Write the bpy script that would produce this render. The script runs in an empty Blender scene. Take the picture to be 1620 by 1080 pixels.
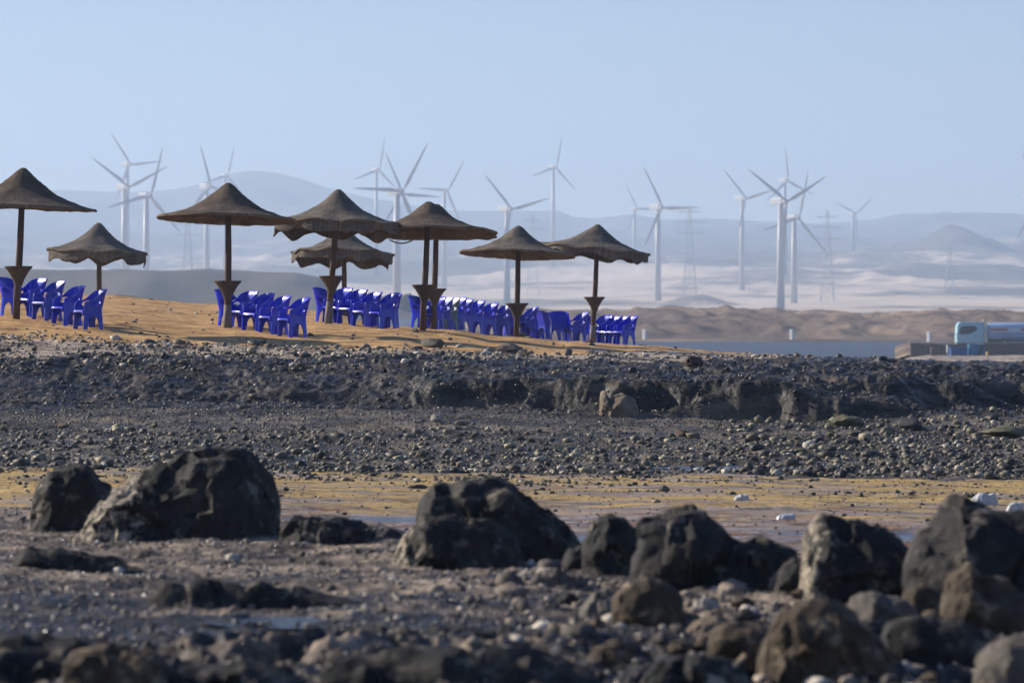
import bpy, bmesh, math, random
import numpy as np
from mathutils import Vector, Matrix, geometry

# ------------------------------------------------------------------ camera, light, exposure
S = bpy.context.scene
COL = S.collection
F = 7000.0            # focal length in pixels of the 1620 px wide photograph
HX, HY = 810.0, 470.0 # principal column and eye-level row
SUN_EL, SUN_AZ = math.radians(26), math.radians(-66)   # azimuth from +Y, negative = to the left
cam = bpy.data.cameras.new('camera'); camo = bpy.data.objects.new('camera', cam); COL.objects.link(camo)
cam.sensor_width = 36.0; cam.lens = 36.0 * F / 1620.0
camo.location = (0, 0, 0); camo.rotation_euler = (math.radians(90), 0, 0)
cam.shift_y = -(540 - HY) / 1620.0
cam.clip_start = 1.0; cam.clip_end = 60000
cam.dof.use_dof = True; cam.dof.focus_distance = 84.0; cam.dof.aperture_fstop = 3.5
S.camera = camo
w = bpy.data.worlds.new('World'); S.world = w; w.use_nodes = True
nt = w.node_tree; nt.nodes.clear()
sky = nt.nodes.new('ShaderNodeTexSky'); sky.sky_type = 'NISHITA'; sky.sun_disc = False
sky.sun_elevation = SUN_EL; sky.sun_rotation = SUN_AZ
sky.altitude = 0; sky.air_density = 1.0; sky.dust_density = 0.2; sky.ozone_density = 4.0
tint = nt.nodes.new('ShaderNodeMix'); tint.data_type = 'RGBA'; tint.blend_type = 'MULTIPLY'; tint.inputs['Factor'].default_value = 1.0
tint.inputs[7].default_value = (0.91, 0.955, 1.20, 1)
bg = nt.nodes.new('ShaderNodeBackground'); bg.inputs['Strength'].default_value = 0.068
wo = nt.nodes.new('ShaderNodeOutputWorld')
nt.links.new(sky.outputs[0], tint.inputs[6]); nt.links.new(tint.outputs[2], bg.inputs['Color']); nt.links.new(bg.outputs[0], wo.inputs['Surface'])
sl = bpy.data.lights.new('sun', 'SUN'); sl.energy = 5.0; sl.angle = math.radians(0.53); sl.color = (1.0, 0.90, 0.75)
so = bpy.data.objects.new('sun', sl); COL.objects.link(so)
to_sun = Vector((math.sin(SUN_AZ) * math.cos(SUN_EL), math.cos(SUN_AZ) * math.cos(SUN_EL), math.sin(SUN_EL)))
so.rotation_euler = to_sun.to_track_quat('Z', 'Y').to_euler(); so.location = (-60, 80, 120)
S.view_settings.view_transform = 'Standard'; S.view_settings.look = 'None'
S.view_settings.exposure = 0.58; S.view_settings.gamma = 1.0; S.view_settings.use_curve_mapping = False
S.render.engine = 'CYCLES'
c = S.cycles
c.use_adaptive_sampling = True; c.adaptive_threshold = 0.03; c.adaptive_min_samples = 24
c.use_denoising = True
try: c.denoiser = 'OPENIMAGEDENOISE'
except Exception: pass
c.max_bounces = 6; c.diffuse_bounces = 2; c.glossy_bounces = 2; c.transmission_bounces = 2; c.volume_bounces = 2
c.sample_clamp_indirect = 4.0; c.caustics_reflective = False; c.caustics_refractive = False

rnd = random.Random(7)
RS = np.random.RandomState(11)

# ------------------------------------------------------------------ noise
_P = np.arange(256); np.random.RandomState(3).shuffle(_P); _P = np.concatenate([_P, _P, _P])
_G = np.random.RandomState(5).normal(size=(256, 3)); _G /= np.linalg.norm(_G, axis=1)[:, None]
def perlin(x, y, z):
    x, y, z = np.broadcast_arrays(np.asarray(x, float), np.asarray(y, float), np.asarray(z, float))
    xi, yi, zi = np.floor(x).astype(int), np.floor(y).astype(int), np.floor(z).astype(int)
    xf, yf, zf = x - xi, y - yi, z - zi
    u, v, w_ = [t * t * t * (t * (t * 6 - 15) + 10) for t in (xf, yf, zf)]
    out = 0
    for dx in (0, 1):
        wx = u if dx else 1 - u
        for dy in (0, 1):
            wy = v if dy else 1 - v
            for dz in (0, 1):
                wz = w_ if dz else 1 - w_
                h = _P[(_P[(_P[(xi + dx) & 255] + yi + dy) & 255] + zi + dz) & 255]
                g = _G[h]
                out = out + wx * wy * wz * (g[..., 0] * (xf - dx) + g[..., 1] * (yf - dy) + g[..., 2] * (zf - dz))
    return out * 1.5
def fbm(x, y, z, octs=3):
    s, a = 0, 1.0
    for i in range(octs):
        s = s + a * perlin(np.asarray(x) * 2 ** i + 17.3 * i, np.asarray(y) * 2 ** i + 5.1 * i, np.asarray(z) * 2 ** i); a *= 0.5
    return s
def ridged(x, y, z, octs=3):
    s, a = 0, 1.0
    for i in range(octs):
        s = s + a * (1 - 2 * np.abs(perlin(np.asarray(x) * 2 ** i + 9.7 * i, np.asarray(y) * 2 ** i, np.asarray(z) * 2 ** i))); a *= 0.5
    return s - 0.9
def sstep(a, b, t):
    t = np.clip((np.asarray(t, float) - a) / (b - a), 0, 1); return t * t * (3 - 2 * t)

# ------------------------------------------------------------------ placing
def P(x, y, d):   # a pixel of the photograph at a true distance -> world point
    return Vector(((x - HX) * d / F, d, (HY - y) * d / F))

# ------------------------------------------------------------------ materials
class NT:
    def __init__(s, name):
        s.m = bpy.data.materials.new(name); s.m.use_nodes = True; s.t = s.m.node_tree; s.t.nodes.clear()
        s.out = s.t.nodes.new('ShaderNodeOutputMaterial'); s.b = s.t.nodes.new('ShaderNodeBsdfPrincipled')
        s.t.links.new(s.b.outputs[0], s.out.inputs['Surface'])
    def n(s, typ, **kw):
        nd = s.t.nodes.new(typ)
        for k, v in kw.items(): setattr(nd, k, v)
        return nd
    def l(s, a, b): s.t.links.new(a, b)
    def coords(s, scale=(1, 1, 1), kind='geo'):
        if kind == 'geo': src = s.n('ShaderNodeNewGeometry').outputs['Position']
        else: src = s.n('ShaderNodeTexCoord').outputs['Object']
        mp = s.n('ShaderNodeMapping'); mp.inputs['Scale'].default_value = scale
        s.l(src, mp.inputs['Vector']); return mp.outputs[0]
    def noise(s, co, scale, detail=4, rough=0.55):
        nd = s.n('ShaderNodeTexNoise'); nd.inputs['Scale'].default_value = scale; nd.inputs['Detail'].default_value = detail
        nd.inputs['Roughness'].default_value = rough; s.l(co, nd.inputs['Vector']); return nd.outputs['Fac']
    def ramp(s, fac, stops):
        nd = s.n('ShaderNodeValToRGB'); e = nd.color_ramp.elements
        while len(e) < len(stops): e.new(0.5)
        for el, (p, col) in zip(e, stops):
            el.position = p; el.color = (col, col, col, 1) if isinstance(col, (int, float)) else (*col, 1)
        s.l(fac, nd.inputs['Fac']); return nd.outputs['Color']
    def mix(s, fac, a, b, mode='MIX'):
        nd = s.n('ShaderNodeMix', data_type='RGBA', blend_type=mode)
        for v, k in ((fac, 0), (a, 6), (b, 7)):
            if hasattr(v, 'links'): s.l(v, nd.inputs[k])
            elif k == 0: nd.inputs[k].default_value = v
            else: nd.inputs[k].default_value = (*v, 1)
        return nd.outputs[2]
    def bump(s, h, strength=0.5, dist=0.05):
        nd = s.n('ShaderNodeBump'); nd.inputs['Strength'].default_value = strength * .45; nd.inputs['Distance'].default_value = dist
        s.l(h, nd.inputs['Height']); s.l(nd.outputs[0], s.b.inputs['Normal'])
    def set(s, **kw):
        for k, v in kw.items():
            k = {'base': 'Base Color', 'rough': 'Roughness', 'spec': 'Specular IOR Level', 'metal': 'Metallic'}.get(k, k)
            if hasattr(v, 'links'): s.l(v, s.b.inputs[k])
            else: s.b.inputs[k].default_value = (*v, 1) if isinstance(v, tuple) else v
        return s.m

def ground_mat(name, stops, sc, aniso, patch=None, rough=(0.9, 0.9), spec=0.25, bumps=((6, .4, .05),), fine=30):
    t = NT(name); co = t.coords(aniso); cw = t.coords((1, 1, 1))
    col = t.ramp(t.noise(co, sc, 6, 0.6), stops)
    grain = t.ramp(t.noise(cw, fine, 3), [(0.3, 0.62), (0.7, 1.25)])
    col = t.mix(0.75, col, grain, 'MULTIPLY')
    if patch: 
        pcol, psc, p0, p1, pan = patch
        col = t.mix(t.ramp(t.noise(t.coords(pan), psc, 4), [(p0, 0.0), (p1, 1.0)]), col, pcol)
    r = t.ramp(t.noise(co, sc * 1.7, 4), [(0.35, rough[0]), (0.65, rough[1])])
    h = t.noise(cw, bumps[0][0], 6, 0.65)
    t.bump(h, bumps[0][1], bumps[0][2])
    return t.set(base=col, rough=r, spec=spec)

M = {}
M['sand'] = ground_mat('sand', [(.3, (.33, .185, .075)), (.5, (.52, .315, .135)), (.68, (.62, .395, .185))], .9, (1, 1.4, 1), patch=((.24, .135, .06), 1.6, .55, .62, (.8, 1.6, 1)), bumps=((9, .6, .06),), spec=.1, fine=14)
M['shell'] = ground_mat('shell_gravel', [(.36, (.16, .12, .085)), (.5, (.38, .29, .20)), (.62, (.6, .49, .37))], 1.6, (.6, 1.2, 1), patch=((.05, .042, .04), 1.1, .52, .6, (1, .8, 1)), rough=(.5, .9), spec=.3, bumps=((14, .9, .06),), fine=16)
M['ledge'] = ground_mat('wet_reef_rock', [(.36, (.006, .006, .006)), (.5, (.018, .016, .014)), (.62, (.085, .068, .052))], 1.1, (.8, .8, 2.5), rough=(.3, .75), spec=.3, bumps=((7, 1.0, .12),), fine=22)
M['gravel'] = ground_mat('wet_gravel', [(.38, (.022, .018, .014)), (.5, (.075, .062, .047)), (.62, (.19, .155, .11))], .8, (.5, .9, 1), rough=(.42, .8), spec=.25, bumps=((16, 1.0, .07),), fine=20)
def foreshore_mat():
    t = NT('foreshore_rock'); cw = t.coords()
    col = t.ramp(t.noise(t.coords((.7, 1, 1)), 1.4, 7, .66), [(.39, (.04, .035, .031)), (.5, (.15, .12, .096)), (.61, (.36, .285, .215))])
    # wet, weed-darkened rock takes over seaward in broken tongues
    g = t.n('ShaderNodeNewGeometry'); sp = t.n('ShaderNodeSeparateXYZ'); t.l(g.outputs['Position'], sp.inputs[0])
    mr = t.n('ShaderNodeMapRange'); mr.inputs['From Min'].default_value = 26; mr.inputs['From Max'].default_value = 34; mr.inputs['To Min'].default_value = .13; mr.inputs['To Max'].default_value = -.06
    t.l(sp.outputs[1], mr.inputs['Value'])
    ad = t.n('ShaderNodeMath', operation='ADD'); t.l(t.noise(t.coords((.45, 1.3, 1)), .9, 6, .66), ad.inputs[0]); t.l(mr.outputs[0], ad.inputs[1])
    wet = t.ramp(ad.outputs[0], [(.50, 0.0), (.58, 1.0)])
    col = t.mix(wet, col, t.ramp(t.noise(cw, 5, 5, .7), [(.35, (.009, .009, .010)), (.65, (.04, .035, .032))]))
    col = t.mix(.8, col, t.ramp(t.noise(cw, 20, 5, .7), [(.36, .45), (.64, 1.45)]), 'MULTIPLY')
    t.bump(t.noise(cw, 12, 6, .65), 1.0, .07)
    return t.set(base=col, rough=t.mix(wet, (.85, .85, .85), (.5, .5, .5)), spec=.2)
M['foreshore'] = foreshore_mat()

def tidal_mat():
    t = NT('algae_flat'); co = t.coords((.5, 1.0, 1)); cw = t.coords()
    g = t.n('ShaderNodeNewGeometry'); sp = t.n('ShaderNodeSeparateXYZ'); t.l(g.outputs['Position'], sp.inputs[0])
    mr = t.n('ShaderNodeMapRange'); mr.inputs['From Min'].default_value = 50; mr.inputs['From Max'].default_value = 58; mr.inputs['To Min'].default_value = .14; mr.inputs['To Max'].default_value = .0
    t.l(sp.outputs[1], mr.inputs['Value'])          # nearer the boulders the algae thins out to grey-pink mud
    def shifted(f):
        a = t.n('ShaderNodeMath', operation='ADD'); t.l(f, a.inputs[0]); t.l(mr.outputs[0], a.inputs[1]); return a.outputs[0]
    col = t.ramp(t.noise(co, 2.2, 7, .68), [(.36, (.15, .105, .05)), (.46, (.33, .22, .08)), (.54, (.47, .325, .11)), (.64, (.28, .185, .075))])
    mud = t.ramp(t.noise(t.coords((.25, 1.1, 1)), 2.6, 7, .7), [(.4, (.13, .10, .088)), (.6, (.33, .265, .23))])
    col = t.mix(t.ramp(shifted(t.noise(t.coords((.3, .8, 1)), 1.2, 8, .74)), [(.50, 0.0), (.56, 1.0)]), col, mud)
    weed = t.ramp(shifted(t.noise(t.coords((.3, 1.0, 1)), 2.7, 7, .74)), [(.63, 0.0), (.68, 1.0)])
    col = t.mix(weed, col, (.19, .075, .022))
    dk = t.ramp(t.noise(t.coords((.5, 1.2, 1)), 2.0, 8, .8), [(.56, 0.0), (.61, 1.0)])
    col = t.mix(dk, col, (.04, .033, .022))
    wet = t.ramp(shifted(t.noise(t.coords((.14, 1.1, 1)), 1.9, 6, .66)), [(.645, 0.0), (.69, 1.0)])
    col = t.mix(t.mix(.6, (0, 0, 0), wet), col, (.13, .115, .115))
    col = t.mix(.7, col, t.ramp(t.noise(cw, 15, 5, .7), [(.36, .5), (.64, 1.4)]), 'MULTIPLY')
    r = t.mix(wet, (.92, .92, .92), (.3, .3, .3))
    t.bump(t.noise(cw, 12, 6, .65), .6, .04)
    return t.set(base=col, rough=r, spec=.25)
M['tidal'] = tidal_mat()

def rock_mat(name, c0, c1, c2, lich=None, rough=.8, sc=2.5, spec=.25, lit_end=None):
    t = NT(name); co = t.coords((1, 1, 1), 'obj')
    col = t.ramp(t.noise(co, sc, 7, .65), [(.3, c0), (.5, c1), (.72, c2)])
    if lich: col = t.mix(t.ramp(t.noise(co, sc * 2.3, 6, .7), [(.56, 0.0), (.64, 1.0)]), col, lich)
    if lit_end:      # pale speckle painted over the left end as its sunlit face, patchy elsewhere
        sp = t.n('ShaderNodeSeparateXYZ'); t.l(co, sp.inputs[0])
        mr = t.n('ShaderNodeMapRange'); mr.inputs['From Min'].default_value = lit_end[0]; mr.inputs['From Max'].default_value = lit_end[1]; mr.inputs['To Min'].default_value = .085; mr.inputs['To Max'].default_value = -.09
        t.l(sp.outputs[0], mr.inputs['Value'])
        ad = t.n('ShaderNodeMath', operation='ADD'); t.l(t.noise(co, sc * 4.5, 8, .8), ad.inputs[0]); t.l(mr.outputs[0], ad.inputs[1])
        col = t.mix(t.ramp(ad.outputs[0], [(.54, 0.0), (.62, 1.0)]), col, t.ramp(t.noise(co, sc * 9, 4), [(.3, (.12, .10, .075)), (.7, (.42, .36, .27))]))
    h = t.noise(co, sc * 5, 8, .72)
    vn = t.n('ShaderNodeTexVoronoi'); vn.inputs['Scale'].default_value = sc * 7; t.l(co, vn.inputs['Vector'])
    hh = t.mix(.35, h, vn.outputs['Distance'])
    t.bump(hh, .9, .06)
    return t.set(base=col, rough=rough, spec=spec)
M['boulder'] = rock_mat('dark_boulder_rock', (.007, .007, .008), (.017, .016, .0155), (.045, .038, .031), (.15, .13, .10))
M['boulder_lit_end'] = rock_mat('lit_end_boulder_rock', (.007, .007, .008), (.016, .015, .0145), (.042, .036, .030), (.13, .115, .09), lit_end=(-.42, -.16))
M['boulder2'] = rock_mat('brown_boulder_rock', (.022, .015, .009), (.06, .042, .026), (.12, .085, .052), (.24, .18, .115))
M['tan_rock'] = rock_mat('tan_rock', (.10, .075, .055), (.17, .13, .09), (.28, .22, .16))
M['grey_rock'] = rock_mat('grey_rock', (.05, .043, .036), (.11, .093, .076), (.18, .152, .12), rough=.7)
M['olive_rock'] = rock_mat('olive_rock', (.05, .048, .03), (.12, .11, .065), (.21, .19, .11), rough=.75)
M['dark_rock'] = rock_mat('dark_rock', (.012, .012, .012), (.03, .028, .027), (.07, .06, .052), rough=.6, spec=.3)
M['red_rock'] = rock_mat('red_brown_rock', (.03, .018, .014), (.075, .042, .032), (.13, .08, .06), rough=.7)
M['pale_rock'] = rock_mat('pale_rock', (.22, .20, .17), (.34, .31, .26), (.48, .44, .38), rough=.8)
def pebble_mat(name, stops, rough=.55, spec=.3):
    t = NT(name); g = t.n('ShaderNodeNewGeometry')
    col = t.ramp(g.outputs['Random Per Island'], stops)
    col = t.mix(.6, col, t.ramp(t.noise(t.coords(), 30, 3), [(.3, .6), (.7, 1.3)]), 'MULTIPLY')
    t.bump(t.noise(t.coords(), 40, 4), .5, .02)
    return t.set(base=col, rough=rough, spec=spec)
M['pebbles'] = pebble_mat('wet_pebbles', [(0, (.02, .019, .018)), (.42, (.06, .05, .038)), (.72, (.15, .128, .085)), (.93, (.28, .24, .155)), (1, (.48, .44, .36))])
M['dry_pebbles'] = pebble_mat('dry_pebbles', [(0, (.05, .045, .042)), (.35, (.16, .135, .11)), (.75, (.32, .265, .21)), (1, (.6, .54, .46))], .75, .2)
M['reef_chips'] = pebble_mat('dark_reef_chips', [(0, (.008, .008, .009)), (1, (.045, .04, .036))], .4, .4)
M['glint_pebbles'] = pebble_mat('glinting_wet_chips', [(0, (.02, .02, .02)), (1, (.12, .11, .10))], .27, 1.0)

def thatch_mat(name, c0, c1, c2):
    t = NT(name); co = t.coords((1, 1, 1), 'obj')
    sp = t.n('ShaderNodeSeparateXYZ'); t.l(co, sp.inputs[0])
    at = t.n('ShaderNodeMath', operation='ARCTAN2'); t.l(sp.outputs[1], at.inputs[0]); t.l(sp.outputs[0], at.inputs[1])
    le = t.n('ShaderNodeVectorMath', operation='LENGTH'); t.l(co, le.inputs[0])
    cb = t.n('ShaderNodeCombineXYZ')
    m1 = t.n('ShaderNodeMath', operation='MULTIPLY'); m1.inputs[1].default_value = 34; t.l(at.outputs[0], m1.inputs[0])
    m2 = t.n('ShaderNodeMath', operation='MULTIPLY'); m2.inputs[1].default_value = 2.0; t.l(le.outputs['Value'], m2.inputs[0])
    t.l(m1.outputs[0], cb.inputs[0]); t.l(m2.outputs[0], cb.inputs[1])
    straw = t.noise(cb.outputs[0], 1.4, 4, .6)
    wv = t.n('ShaderNodeTexWave', wave_type='RINGS', rings_direction='SPHERICAL'); wv.inputs['Scale'].default_value = 5.5; wv.inputs['Distortion'].default_value = 1.5; wv.inputs['Detail'].default_value = 2
    t.l(co, wv.inputs['Vector'])
    col = t.ramp(t.noise(co, 2.2, 5, .6), [(.3, c0), (.5, c1), (.72, c2)])
    col = t.mix(.7, col, t.ramp(straw, [(.36, .35), (.62, 1.7)]), 'MULTIPLY')
    h = t.mix(.45, straw, wv.outputs['Fac'])
    t.bump(h, 1.0, .035)
    return t.set(base=col, rough=.9, spec=.15)
M['thatch'] = thatch_mat('old_thatch', (.045, .034, .026), (.085, .063, .046), (.15, .11, .078))
M['thatch_grey'] = thatch_mat('weathered_thatch', (.065, .056, .046), (.115, .097, .078), (.18, .15, .115))
M['rim'] = thatch_mat('rim_straw', (.10, .075, .05), (.17, .12, .08), (.26, .19, .12))
def wood_mat(name, c0, c1):
    t = NT(name); co = t.coords((9, 9, .8), 'obj')
    f = t.noise(co, 2.2, 5, .6)
    t.bump(f, .5, .02)
    return t.set(base=t.ramp(f, [(.3, c0), (.7, c1)]), rough=.75, spec=.25)
M['pole'] = wood_mat('pole_wood', (.055, .030, .020), (.125, .072, .048))
M['table'] = wood_mat('table_wood', (.055, .037, .026), (.11, .072, .05))
M['pale_wood'] = wood_mat('pale_driftwood', (.25, .19, .13), (.4, .32, .23))
M['sleeve'] = wood_mat('weathered_sleeve', (.12, .10, .085), (.24, .20, .17))
def plastic(name, col, rough=.16):
    t = NT(name); co = t.coords((1, 1, 1), 'obj')
    r = t.ramp(t.noise(co, 6, 4), [(.35, rough), (.7, rough + .1)])
    c2 = t.mix(.5, col, t.ramp(t.noise(co, 9, 4), [(.3, .8), (.7, 1.15)]), 'MULTIPLY')
    return t.set(base=c2, rough=r, spec=.5)
M['blue_plastic'] = plastic('blue_plastic', (.0, .008, .52))
M['blue_plastic_faded'] = plastic('faded_blue_plastic', (.001, .016, .42), .34)
M['grey_plastic'] = plastic('grey_green_plastic', (.10, .13, .17), .34)
M['bag'] = plastic('white_polythene', (.46, .47, .46), .4)
M['rope'] = wood_mat('rope_fibre', (.14, .10, .07), (.22, .16, .11))
def paint(name, col, rough=.5, wear=.85, sc=.6, spec=.4):
    t = NT(name); co = t.coords((1, 1, .4), 'obj')
    return t.set(base=t.mix(1.0, col, t.ramp(t.noise(co, sc, 5), [(.3, wear), (.7, 1.0)]), 'MULTIPLY'), rough=rough, spec=spec)
M['turbine'] = paint('turbine_white', (.46, .46, .47), .45, .94, .2)
M['steel'] = paint('pylon_steel', (.34, .345, .35), .6)
M['truck_white'] = paint('truck_paint', (.36, .58, .66), .35)
M['truck_tank'] = paint('tank_paint', (.34, .47, .66), .4)
M['truck_glass'] = paint('cab_glass', (.02, .035, .05), .08)
M['truck_red'] = paint('stripe_red', (.45, .09, .08), .5)
M['truck_stripe'] = paint('stripe_white', (.66, .70, .76), .5)
M['black'] = paint('rubber_black', (.02, .02, .022), .7)
M['chrome'] = paint('lamp_chrome', (.6, .6, .6), .2)
M['beacon'] = paint('beacon_lens', (.62, .36, .25), .3)
M['skip_blue'] = paint('skip_blue_paint', (.018, .10, .30), .5, .7)
M['skip_cyan'] = paint('skip_light_blue_paint', (.035, .20, .38), .5, .7)
M['concrete'] = paint('concrete', (.30, .29, .27), .9, .7)
M['whitewash'] = paint('whitewash', (.78, .77, .74), .8, .85, 2)
M['quay'] = paint('quay_wall', (.16, .12, .105), .9, .6, .5)
M['yellow'] = paint('post_yellow', (.6, .42, .14), .6)
M['leaf'] = paint('scrub_leaf', (.05, .075, .035), .7)
M['bark'] = wood_mat('bark', (.05, .04, .03), (.1, .08, .06))

def desert_mat():
    t = NT('desert_sand'); co = t.coords((1, .55, 1)); 
    n = t.noise(co, .0042, 8, .72)
    col = t.ramp(n, [(.38, (.10, .085, .075)), (.45, (.24, .195, .16)), (.50, (.58, .455, .345)), (.7, (.70, .56, .44))])
    # bare rock takes over on the far hills
    g = t.n('ShaderNodeNewGeometry'); sp = t.n('ShaderNodeSeparateXYZ'); t.l(g.outputs['Position'], sp.inputs[0])
    mr = t.n('ShaderNodeMapRange'); mr.inputs['From Min'].default_value = 2700; mr.inputs['From Max'].default_value = 6300; t.l(sp.outputs[1], mr.inputs['Value'])
    ad = t.n('ShaderNodeMath', operation='MULTIPLY'); t.l(mr.outputs[0], ad.inputs[0]); ad.inputs[1].default_value = .24
    sb = t.n('ShaderNodeMath', operation='SUBTRACT'); t.l(n, sb.inputs[0]); t.l(ad.outputs[0], sb.inputs[1])
    cr = [l for l in t.t.links if l.to_node.type == 'VALTORGB'][0]; cr_in = cr.to_socket; t.t.links.remove(cr); t.l(sb.outputs[0], cr_in)
    t.bump(t.noise(co, .03, 5), .6, 4)
    return t.set(base=col, rough=.95, spec=.1)
M['desert'] = desert_mat()
M['bank'] = ground_mat('bank_earth', [(.3, (.085, .06, .045)), (.5, (.17, .125, .095)), (.68, (.33, .235, .165))], .035, (1, .7, 1.5), bumps=((.6, .6, .5),), spec=.1, fine=2)
M['dune'] = ground_mat('grey_bank', [(.3, (.07, .06, .05)), (.5, (.12, .10, .085)), (.7, (.17, .145, .12))], .02, (1, .7, 1.5), bumps=((.3, .5, .5),), spec=.1, fine=1)
def water_mat(name, bs, rough=.12, bst=.3):
    t = NT(name); co = t.coords((.35, 1, 1))
    h = t.noise(co, bs, 5, .6); t.bump(h, bst, .3)
    return t.set(base=(.045, .052, .066), rough=rough, spec=.2)
M['sea'] = water_mat('sea_water', .5, .45, 1.0)
M['pool'] = water_mat('pool_water', 4.0, .14, .6)

# ------------------------------------------------------------------ mesh helpers
def mesh_np(name, verts, faces):
    me = bpy.data.meshes.new(name)
    verts = np.asarray(verts, np.float32); faces = np.asarray(faces, np.int32)
    k = faces.shape[1]
    me.vertices.add(len(verts)); me.vertices.foreach_set('co', verts.ravel())
    me.loops.add(faces.size); me.loops.foreach_set('vertex_index', faces.ravel())
    me.polygons.add(len(faces)); me.polygons.foreach_set('loop_start', np.arange(0, faces.size, k, dtype=np.int32))
    me.polygons.foreach_set('loop_total', np.full(len(faces), k, np.int32))
    me.update(calc_edges=True); me.validate()
    return me
def smooth(me, on=True):
    me.polygons.foreach_set('use_smooth', np.full(len(me.polygons), on)); me.update(); return me
def link(name, me, mat, parent=None, sm=True):
    if mat is not None and not me.materials: me.materials.append(mat)
    if sm: smooth(me)
    o = bpy.data.objects.new(name, me); COL.objects.link(o)
    if parent is not None: o.parent = parent
    try: o.cycles.shadow_terminator_geometry_offset = 0.0
    except Exception: pass
    return o
def tag(o, label=None, cat=None, group=None, kind=None):
    if label: o['label'] = label
    if cat: o['category'] = cat
    if group: o['group'] = group
    if kind: o['kind'] = kind
    return o
def empty(name, loc, rot=(0, 0, 0)):
    o = bpy.data.objects.new(name, None); COL.objects.link(o); o.location = loc; o.rotation_euler = rot
    o.empty_display_size = .1; return o
class MB:
    def __init__(s): s.v = []; s.f = []
    def add(s, vs, fs):
        k = len(s.v); s.v += [tuple(v) for v in vs]; s.f += [tuple(i + k for i in f) for f in fs]
    def box(s, c0, c1):
        (x0, y0, z0), (x1, y1, z1) = c0, c1
        s.add([(x0, y0, z0), (x1, y0, z0), (x1, y1, z0), (x0, y1, z0), (x0, y0, z1), (x1, y0, z1), (x1, y1, z1), (x0, y1, z1)],
              [(0, 3, 2, 1), (4, 5, 6, 7), (0, 1, 5, 4), (1, 2, 6, 5), (2, 3, 7, 6), (3, 0, 4, 7)])
    def tube(s, pts, rad, n=10, cap=True):
        pts = [Vector(p) for p in pts]; rads = rad if isinstance(rad, (list, tuple)) else [rad] * len(pts)
        vs, fs = [], []
        for i, p in enumerate(pts):
            t = (pts[min(i + 1, len(pts) - 1)] - pts[max(i - 1, 0)]).normalized()
            a = t.orthogonal().normalized() if abs(t.z) < .9 else Vector((1, 0, 0)); a = (a - t * a.dot(t)).normalized(); b = t.cross(a)
            for k in range(n):
                an = 2 * math.pi * k / n; vs.append(p + (a * math.cos(an) + b * math.sin(an)) * rads[i])
        for i in range(len(pts) - 1):
            for k in range(n):
                fs.append((i * n + k, i * n + (k + 1) % n, (i + 1) * n + (k + 1) % n, (i + 1) * n + k))
        if cap: fs += [tuple(range(n - 1, -1, -1)), tuple(range((len(pts) - 1) * n, len(pts) * n))]
        s.add(vs, fs)
    def lathe(s, prof, n=24):   # profile of (r, z), open at both ends unless r = 0
        vs = [(r * math.cos(2 * math.pi * k / n), r * math.sin(2 * math.pi * k / n), z) for r, z in prof for k in range(n)]
        fs = [(i * n + k, i * n + (k + 1) % n, (i + 1) * n + (k + 1) % n, (i + 1) * n + k) for i in range(len(prof) - 1) for k in range(n)]
        s.add(vs, fs)
    def mesh(s, name, bevel=0):
        me = bpy.data.meshes.new(name); me.from_pydata(s.v, [], s.f); me.validate()
        bm = bmesh.new(); bm.from_mesh(me)
        if bevel: bmesh.ops.bevel(bm, geom=list(bm.edges), offset=bevel, segments=2, affect='EDGES', profile=.6)
        bmesh.ops.recalc_face_normals(bm, faces=bm.faces); bm.to_mesh(me); bm.free(); return me
    def link(s, name, mat, parent=None, sm=False, bevel=0): return link(name, s.mesh(name, bevel), mat, parent, sm)
def sharp_smooth(o, deg=40):
    me = o.data; smooth(me)
    try: me.set_sharp_from_angle(angle=math.radians(deg))
    except Exception: pass

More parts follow.
